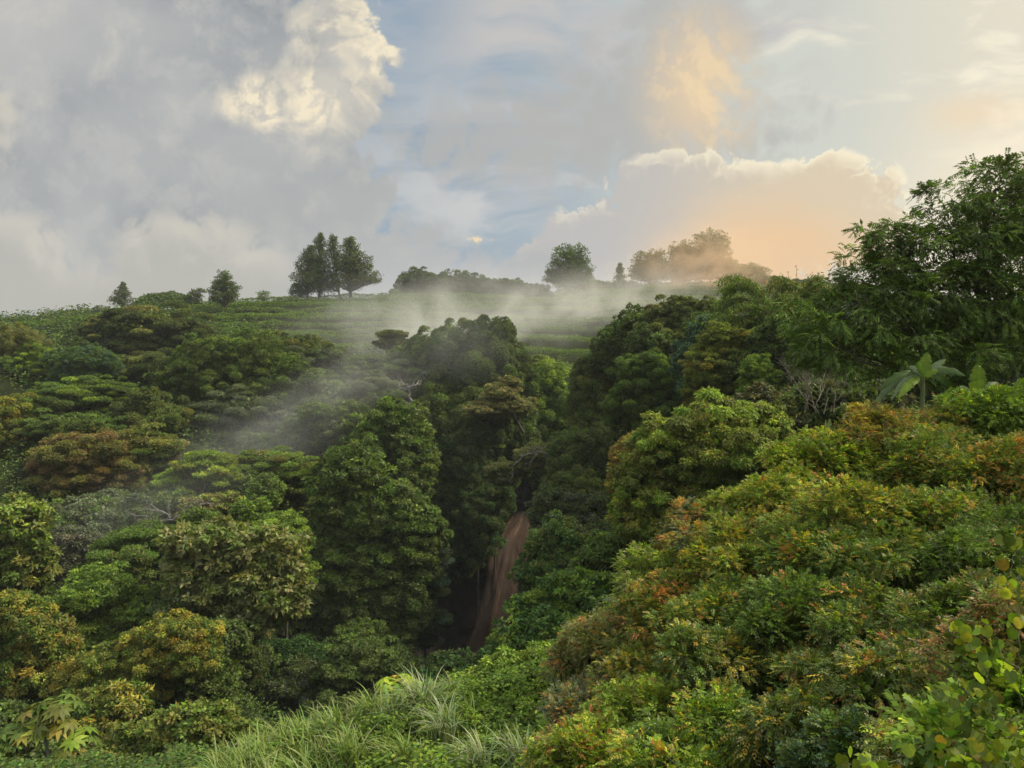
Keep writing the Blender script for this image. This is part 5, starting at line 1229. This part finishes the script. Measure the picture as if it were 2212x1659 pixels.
# ------------------------------------------------------------------ heart-leaved vine at the right edge
def heart_leaves(P, A, Nn, S, C, name, parent, mat):
    th = np.array([0, .35, .8, 1.35, 1.9, 2.5, np.pi, -2.5, -1.9, -1.35, -.8, -.35])
    rr = np.array([.34, .50, .57, .55, .50, .51, .58, .51, .50, .55, .57, .50])       # a blunt heart, notch at the stalk, point at the far end
    VV, FF, CC = [], [], []
    for p, a, n, s, c in zip(P, A, Nn, S, C):
        a = unit(a); b_ = unit(np.cross(n, a)); n = np.cross(a, b_)
        ctr = p + a * s * .5; k = len(VV)
        VV.append(ctr - n * s * .06)
        for t_, r_ in zip(th, rr):
            lat = np.sin(t_) * r_
            VV.append(ctr - a * (np.cos(t_) * r_ * s) + b_ * (lat * s) + n * (abs(lat) * s * .16) - n * (s * .12 * max(0, -np.cos(t_)) ** 2))
        for j in range(12):
            FF.append([k, k + 1 + j, k + 1 + (j + 1) % 12]); CC.append(c)
    return mesh_obj(name, np.array(VV), np.array(FF).ravel(), np.full(len(FF), 3), mat, parent, np.array(CC), smooth=True)
def vine(D0, lines, count, box, sizes, pal, label, seed, fill=()):
    R = np.random.default_rng(seed)
    root = thing('heart_leaf_vine', at(lines[0][0][0], lines[0][0][1], D0), label, 'vine')
    paths, pos = [], []
    for ln in lines:
        pts = np.array([at(x, y, D0 + R.normal(0, .12)) for x, y in ln]); tt = np.linspace(0, 1, 30)
        q = np.stack([np.interp(tt, np.linspace(0, 1, len(pts)), pts[:, i]) for i in range(3)], 1) + R.normal(0, .012, (30, 3))
        paths.append((q, np.full(30, .0035))); pos.append(q[2:])
    mesh_obj('stem', *tubes(paths, 5), MAT_STEM, root, smooth=True)
    pos = np.concatenate(pos)
    P = [pos[R.integers(len(pos))] + R.normal(0, .05, 3) for i in range(count)]
    for (x0, x1, y0, y1, n, d0, d1) in fill:
        P += [at(R.uniform(x0, x1), R.uniform(y0, y1), R.uniform(d0, d1)) for i in range(n)]
    P = np.array(P); k = len(P); w, cols = palette(pal)
    Nn = unit(unit(-P) * .75 + UP * .5 + R.normal(0, .35, (k, 3))); A = unit(-UP + R.normal(0, .5, (k, 3)))
    heart_leaves(P, A, Nn, R.uniform(*sizes, k), jitter(cols[R.choice(len(cols), k, p=w)] * R.choice([.38, .6, .8], (k, 1)), R, .22), 'leaves', root, MAT_BANANA)
vine(5.4, [[(2190, 1120), (2195, 1180), (2175, 1260), (2190, 1340)], [(2040, 1330), (2100, 1345), (2150, 1400), (2200, 1450)], [(2030, 1360), (2080, 1380), (2120, 1420), (2140, 1480)], [(2160, 1350), (2140, 1420), (2130, 1500), (2150, 1560)], [(2060, 1450), (2100, 1520), (2180, 1560)], [(2205, 1200), (2200, 1400), (2205, 1560)]],
     95, None, (.045, .090), {'lime': 3, 'fresh': 2, 'gold': .5}, 'vine of large lime-green heart-shaped leaves trailing down the right edge', 351)
vine(4.9, [[(1830, 1655), (1900, 1640), (1960, 1650)], [(2040, 1650), (2100, 1620), (2170, 1600), (2212, 1570)], [(2060, 1690), (2140, 1660), (2220, 1640)]],
     40, None, (.045, .085), {'lime': 2, 'fresh': 2, 'gold': .5}, 'low mat of broad heart-shaped leaves in the bottom right corner', 352, fill=[(2030, 2230, 1590, 1700, 110, 4.6, 5.4), (1830, 1930, 1635, 1690, 14, 4.8, 5.0)])
# cream flowers on the pale bush
R = np.random.default_rng(353)
fl = Leaves(); q = np.array([at(R.normal(1985, 34), R.normal(1632, 20), R.uniform(5.7, 6.1)) for i in range(150)])
q = np.repeat(q, 5, 0); k = len(q)
fl.add(q, R.normal(0, 1, (k, 3)), unit(unit(-q) + R.normal(0, .4, (k, 3))), .017, .012, np.tile((.62, .60, .36), (k, 1)))
pale = [o for o in bpy.data.objects if o.get('label') == 'pale bush dotted with small cream flowers at the bottom right'][0]
old = [c for c in pale.children if c.name.startswith('foliage')][0]
fo = fl.build('foliage', MAT_LEAF, pale)
import bmesh
bm = bmesh.new(); bm.from_mesh(old.data); bm.from_mesh(fo.data); bm.to_mesh(old.data); bm.free()
bpy.data.objects.remove(fo)

# ------------------------------------------------------------------ rock wall, muddy waterfall and plunge pool
def fbm(x, y, seed=0, octv=5):
    R = np.random.default_rng(seed); out = 0; amp = 1.0; f = 1.0
    for o in range(octv):
        for k in range(3):
            a = R.uniform(0, 6.28); out = out + amp * np.sin((x * np.cos(a) + y * np.sin(a)) * f * 1.7 + R.uniform(0, 6.28)) / 3
        amp *= .55; f *= 2.05
    return out
mr, N = new_mat('wet_rock')
ge = N.node('ShaderNodeNewGeometry')
n1 = N.noise(ge.outputs['Position'], .5, 7, .62, dims='3D')
bs = N.node('ShaderNodeBsdfPrincipled')
N.put(bs.inputs['Base Color'], N.mix(N.step(n1, .35, .68), (.006, .006, .006), (.022, .020, .016)))
bs.inputs['Roughness'].default_value = .8; bs.inputs['Specular IOR Level'].default_value = .08
bp = N.node('ShaderNodeBump'); bp.inputs['Distance'].default_value = .5
N.t.links.new(n1, bp.inputs['Height']); N.t.links.new(bp.outputs[0], bs.inputs['Normal'])
finish(N, bs.outputs[0])
us = np.linspace(0, 1, 90); vs = np.linspace(0, 1, 110)
Uu, Vv = np.meshgrid(us, vs)
pts = np.zeros(Uu.shape + (3,))
for iy in range(Uu.shape[0]):
    for ix in range(Uu.shape[1]):
        u_, v_ = Uu[iy, ix], Vv[iy, ix]
        px = 880 + 380 * u_; py = 1050 + 460 * v_
        D = 117.5 - 9.0 * v_ ** .8 - 7.0 * (2 * abs(u_ - .52)) ** 2.2
        pts[iy, ix] = at(px, py, D)
nz = fbm(Uu * 9, Vv * 7, 3)
nz2 = np.round(fbm(Uu * 5, Vv * 4, 5) * 2.5) / 2.5
pts[..., 1] += nz * .55 + nz2 * .5; pts[..., 0] += fbm(Uu * 8, Vv * 8, 4) * .3
i = np.arange(109)[:, None] * 90 + np.arange(89)[None]
q = np.stack([i, i + 90, i + 91, i + 1], -1).reshape(-1, 4)
tag(mesh_obj('cliff', pts.reshape(-1, 3), q.ravel(), np.full(len(q), 4), mr), kind='structure')

mw, N = new_mat('muddy_water')
a = N.node('ShaderNodeAttribute'); a.attribute_name = 'pigment'
df = N.node('ShaderNodeBsdfPrincipled'); N.put(df.inputs['Base Color'], a.outputs['Color']); df.inputs['Roughness'].default_value = .45
tr = N.node('ShaderNodeBsdfTranslucent'); N.put(tr.inputs['Color'], a.outputs['Color'])
mx = N.node('ShaderNodeMixShader'); mx.inputs[0].default_value = .3
N.t.links.new(df.outputs[0], mx.inputs[1]); N.t.links.new(tr.outputs[0], mx.inputs[2])
tp = N.node('ShaderNodeBsdfTransparent')
ge = N.node('ShaderNodeNewGeometry'); so = N.node('ShaderNodeAttribute'); so.attribute_name = 'softness'
al = N.noise(N.v('MULTIPLY', ge.outputs['Position'], (.9, .5, .22)), 1.5, 3, .5, dims='3D')
m2 = N.node('ShaderNodeMixShader'); N.put(m2.inputs[0], N.m('MULTIPLY', N.step(al, .28, .66, .50, 1.0), so.outputs['Fac']))
N.t.links.new(tp.outputs[0], m2.inputs[1]); N.t.links.new(mx.outputs[0], m2.inputs[2])
finish(N, m2.outputs[0])
R = np.random.default_rng(361)
PATH = [(1140, 1040, 121.5, 12), (1136, 1085, 118.0, 18), (1126, 1120, 114.6, 40), (1108, 1165, 111.2, 66), (1098, 1215, 109.0, 70), (1088, 1280, 107.2, 70), (1075, 1340, 106.2, 76), (1058, 1410, 105.4, 92), (1048, 1470, 104.8, 110)]
def fall_point(t, s, dep):
    k = np.linspace(0, 1, len(PATH)); A = np.array(PATH, float)
    px, py, D, w = (np.interp(t, k, A[:, i]) for i in range(4))
    x = px + s * w * .5
    return np.stack([at(x_, y_, d_) for x_, y_, d_ in zip(np.atleast_1d(x), np.atleast_1d(py), np.atleast_1d(D - dep))])
root = thing('waterfall', at(1050, 1470, 105), 'muddy brown waterfall dropping into the dark gorge', 'waterfall')
root['kind'] = 'structure'
BR = np.array([(.165, .108, .070), (.150, .096, .061), (.200, .138, .095), (.140, .090, .057)])
def soften(o, across, along):
    n = len(o.data.vertices); at_ = o.data.attributes.new('softness', 'FLOAT', 'POINT')
    v = np.tile(np.tile(across, along), n // (len(across) * along)) * np.repeat(np.tile(np.sin(np.pi * np.linspace(.06, .94, along)) ** .5, n // (len(across) * along)), len(across))
    at_.data.foreach_set('value', v.astype(np.float32))
lines = []
for i in range(230):
    s = np.clip(R.normal(0, .40), -.95, .95)
    t0 = R.uniform(.02, .78); t1 = min(1, t0 + R.uniform(.16, .5)); t = np.linspace(t0, t1, 14)
    dep = R.uniform(.1, .9) * (1 - abs(s) * .6) + .2 * np.sin(8 * t + R.uniform(0, 6))
    p = fall_point(t, s + .04 * np.sin(6 * t + R.uniform(0, 6)), dep)
    wd = np.interp(t, np.linspace(0, 1, len(PATH)), [q_[3] for q_ in PATH]) * m_per_px(108)
    hw = R.uniform(.10, .24) * wd
    c = BR[R.integers(4)] * R.uniform(.8, 1.15)
    lines.append((p, hw, np.tile(unit(np.array([1.0, R.normal(0, .2), 0])), (14, 1)), c, .04))
soften(strips(lines, 'falling_water', mw, root), [0, 1, 0], 14)
lines = []
for j in range(15):                                            # the body of the sheet under the veils
    s = -0.72 + 1.44 * j / 14; t = np.linspace(0, 1, 40)
    p = fall_point(t, s + .03 * np.sin(13 * t + j), -.2 - .3 * abs(s) + .15 * np.sin(9 * t + j * 1.1))
    A = np.interp(t, np.linspace(0, 1, len(PATH)), [q_[3] for q_ in PATH]) * m_per_px(108)
    c = (BR[1] * .8 * (1 + .15 * fbm(np.full(39, j * .5), np.linspace(0, 4, 39), 8))[:, None]).clip(.03, .4)
    lines.append((p, A * .095, np.tile([1.0, 0, 0], (40, 1)), np.repeat(c, 2, 0), .04))
soften(strips(lines, 'water_sheet', mw, root), [.15, 1, .15], 40)
mp, N = new_mat('dark_pool')
ge = N.node('ShaderNodeNewGeometry')
bs = N.node('ShaderNodeBsdfPrincipled'); bs.inputs['Base Color'].default_value = (.06, .038, .022, 1); bs.inputs['Roughness'].default_value = .15
bp = N.node('ShaderNodeBump'); bp.inputs['Distance'].default_value = .1
N.t.links.new(N.noise(ge.outputs['Position'], 1.4, 4, .6, dims='3D'), bp.inputs['Height']); N.t.links.new(bp.outputs[0], bs.inputs['Normal'])
finish(N, bs.outputs[0])
c = at(1040, 1478, 104); th = np.linspace(0, 2 * np.pi, 40, endpoint=False)
ring = c + np.stack([np.cos(th) * 8.5, np.sin(th) * 4.5, 0 * th], 1) * (1 + .12 * np.sin(3 * th + 1))[:, None]
tag(mesh_obj('plunge_pool', np.vstack([c, ring]), np.array([[0, 1 + i, 1 + (i + 1) % 40] for i in range(40)]).ravel(), np.full(40, 3), mp), kind='structure')
ms, N = new_mat('pale_stone')
ge = N.node('ShaderNodeNewGeometry')
bs = N.node('ShaderNodeBsdfPrincipled'); N.put(bs.inputs['Base Color'], N.mix(N.step(N.noise(ge.outputs['Position'], 2.5, 5, .6, dims='3D'), .35, .65), (.28, .27, .25), (.50, .49, .46)))
finish(N, bs.outputs[0])
def boulder(px, py, D, r, label, seed, mat):
    R = np.random.default_rng(seed); bm_n = 14
    th = np.linspace(0, np.pi, 9); ph = np.linspace(0, 2 * np.pi, bm_n, endpoint=False)
    T_, P_ = np.meshgrid(th, ph, indexing='ij')
    d = np.stack([np.sin(T_) * np.cos(P_), np.sin(T_) * np.sin(P_), np.cos(T_)], -1)
    k = 1 + .22 * fbm(d[..., 0] * 1.6 + seed, d[..., 2] * 1.6 + d[..., 1], seed, 3)
    v = at(px, py, D) + d * k[..., None] * r * np.array([1.25, 1, .8])
    i = np.arange(8)[:, None] * bm_n; j = np.arange(bm_n)[None]
    f = np.stack([i + j, i + bm_n + j, i + bm_n + (j + 1) % bm_n, i + (j + 1) % bm_n], -1).reshape(-1, 4)
    tag(mesh_obj('boulder', v.reshape(-1, 3), f.ravel(), np.full(len(f), 4), mat, smooth=True), label, 'boulder')
boulder(995, 1470, 101.0, .34, 'small white stone glinting beside the dark plunge pool', 371, ms)
boulder(967, 1441, 102.0, 1.1, 'dark grey rock left of the foot of the waterfall', 372, mr)
boulder(1006, 1482, 100.5, .7, 'low wet rock just right below the white stone', 373, mr)

# ------------------------------------------------------------------ undergrowth between everything: nobody could count it
R = np.random.default_rng(381)
npts = 47000
Dp = np.exp(R.uniform(np.log(17), np.log(232), npts)); X = (R.uniform(-120, 2330, npts) - W0 / 2) / F0 * Dp
Z = ground(X, Dp)
pxs = X / Dp * F0 + W0 / 2
ok = ~((Dp > 98) & (Dp < 124) & (pxs > 950) & (pxs < 1190))
ok &= ~((Dp > 150) & (pxs > 600) & (pxs < 1500)) & ~((Dp > 178) & (pxs > 395)) & ~((Dp > 190) & (pxs > 10) & (pxs < 300))
X, Dp, Z, pxs = X[ok], Dp[ok], Z[ok], pxs[ok]
xe, ye = R.uniform(-3, 34, 9000), R.uniform(1.5, 42, 9000)
sel = xe > ye * .70                                            # the bank that goes on beyond the right edge
X, Dp, Z, pxs = np.concatenate([X, xe[sel]]), np.concatenate([Dp, ye[sel]]), np.concatenate([Z, ground(xe[sel], ye[sel])]), np.concatenate([pxs, np.full(sel.sum(), 2000.0)])
m = 7; idx = np.repeat(np.arange(len(X)), m); k = len(idx)
L = np.maximum(.14, 2.6 * Dp[idx] / 770)
hgt = (0.25 + 0.012 * Dp[idx]) * R.random(k) * 1.6
p = np.stack([X[idx], Dp[idx], Z[idx] + hgt], 1) + R.normal(0, 1, (k, 3)) * (L * .9)[:, None] * np.array([1, 1, .4])
w, cols = palette({'dark': 2, 'mid': 2, 'deep': 1}); w2, cols2 = palette({'fresh': 2, 'mid': 1})
ug = Leaves()
ug.add(p, R.normal(0, 1, (k, 3)) * np.array([1, 1, .3]), unit(UP * .8 + R.normal(0, .5, (k, 3))), L * R.uniform(.8, 1.5, k), L * .6, jitter(np.where(((Dp < 34) & (pxs > 760))[idx][:, None], cols2[R.choice(len(cols2), k, p=w2)], cols[R.choice(len(cols), k, p=w)]), R, .25))
tag(ug.build('undergrowth', MAT_LEAF), kind='stuff')
# ------------------------------------------------------------------ air: one even box of haze, and the banks of mist that drift up out of the gorge, one coloured as glow
def volume_box(name, lo, hi, mat):
    x0, y0, z0 = lo; x1, y1, z1 = hi
    v = np.array([(x, y, z) for x in (x0, x1) for y in (y0, y1) for z in (z0, z1)])
    f = np.array([[0, 1, 3, 2], [4, 6, 7, 5], [0, 4, 5, 1], [2, 3, 7, 6], [0, 2, 6, 4], [1, 5, 7, 3]])
    return tag(mesh_obj(name, v, f.ravel(), np.full(6, 4), mat), kind='stuff')
mh, N = new_mat('haze_air')
pv = N.node('ShaderNodeVolumePrincipled')
pv.inputs['Color'].default_value = (.92, .95, 1.0, 1); pv.inputs['Density'].default_value = .00016
pv.inputs['Anisotropy'].default_value = .0
finish(N, vol=pv.outputs[0])
volume_box('haze', (-545, -40, float(GZ.min()) - 1.0), (545, 545, 52.0), mh)

def puff(px, py, rx, ry, D, deep, dens, tilt=0, color=(.93, .95, .92), seed=0, stretch=1.0):
    m, N = new_mat('drifting_mist')
    tc = N.node('ShaderNodeTexCoord'); q = tc.outputs['Object']
    r = N.v('LENGTH', q)
    fall = N.m('POWER', N.step(r, 1.0, 0.0), 1.3)
    ge = N.node('ShaderNodeNewGeometry')
    # wisps: noise in metres, drawn out along the drift
    sc = N.v('MULTIPLY', q, (3.2 * rx * m_per_px(D) / 20, 1.6, 3.4 * ry * m_per_px(D) / 20 / stretch))
    n = N.noise(N.v('ADD', sc, (seed * 3.7, seed * 1.3, 0)), 1.0, 4, .58, .4, dims='3D')
    d = N.m('MULTIPLY', N.m('MULTIPLY', fall, N.step(n, .22, .80)), dens)
    pv = N.node('ShaderNodeVolumePrincipled')
    pv.inputs['Color'].default_value = (*color, 1); pv.inputs['Anisotropy'].default_value = .25
    N.put(pv.inputs['Density'], d)
    finish(N, vol=pv.outputs[0])
    nlat, nlon = 12, 20
    th = np.linspace(0, np.pi, nlat); ph = np.linspace(0, 2 * np.pi, nlon, endpoint=False)
    T_, P_ = np.meshgrid(th, ph, indexing='ij')
    v = np.stack([np.sin(T_) * np.cos(P_), np.sin(T_) * np.sin(P_), np.cos(T_)], -1).reshape(-1, 3) * 1.03
    i = np.arange(nlat - 1)[:, None] * nlon; j = np.arange(nlon)[None]
    f = np.stack([i + j, i + nlon + j, i + nlon + (j + 1) % nlon, i + (j + 1) % nlon], -1).reshape(-1, 4)
    o = mesh_obj('mist', v, f.ravel(), np.full(len(f), 4), m)
    k = m_per_px(D)
    o.location = tuple(at(px, py, D)); o.scale = (rx * k, deep, ry * k)
    o.rotation_euler = (0, math.radians(tilt), 0)
    tag(o, kind='stuff')
puff(980, 690, 480, 150, 168, 28, .055, -4, (.95, .95, .88), seed=1)
puff(1290, 660, 430, 120, 205, 30, .050, -6, (.96, .94, .86), seed=2)
puff(880, 770, 260, 170, 128, 14, .055, -38, (.95, .95, .90), seed=3, stretch=1.5)
puff(1000, 740, 190, 130, 104, 8, .026, 0, seed=4)
puff(740, 870, 310, 150, 98, 10, .050, -34, (.95, .95, .90), seed=5, stretch=1.3)
puff(560, 960, 340, 150, 88, 10, .036, -28, seed=6, stretch=1.3)
puff(360, 1080, 330, 130, 71, 9, .024, -22, seed=7)
puff(1530, 575, 250, 130, 262, 26, .070, 0, (1.0, .74, .48), seed=8)  # stands in for the dusk glow: orange light put into the mist colour
puff(545, 930, 80, 40, 87, 5, .055, -20, seed=9)
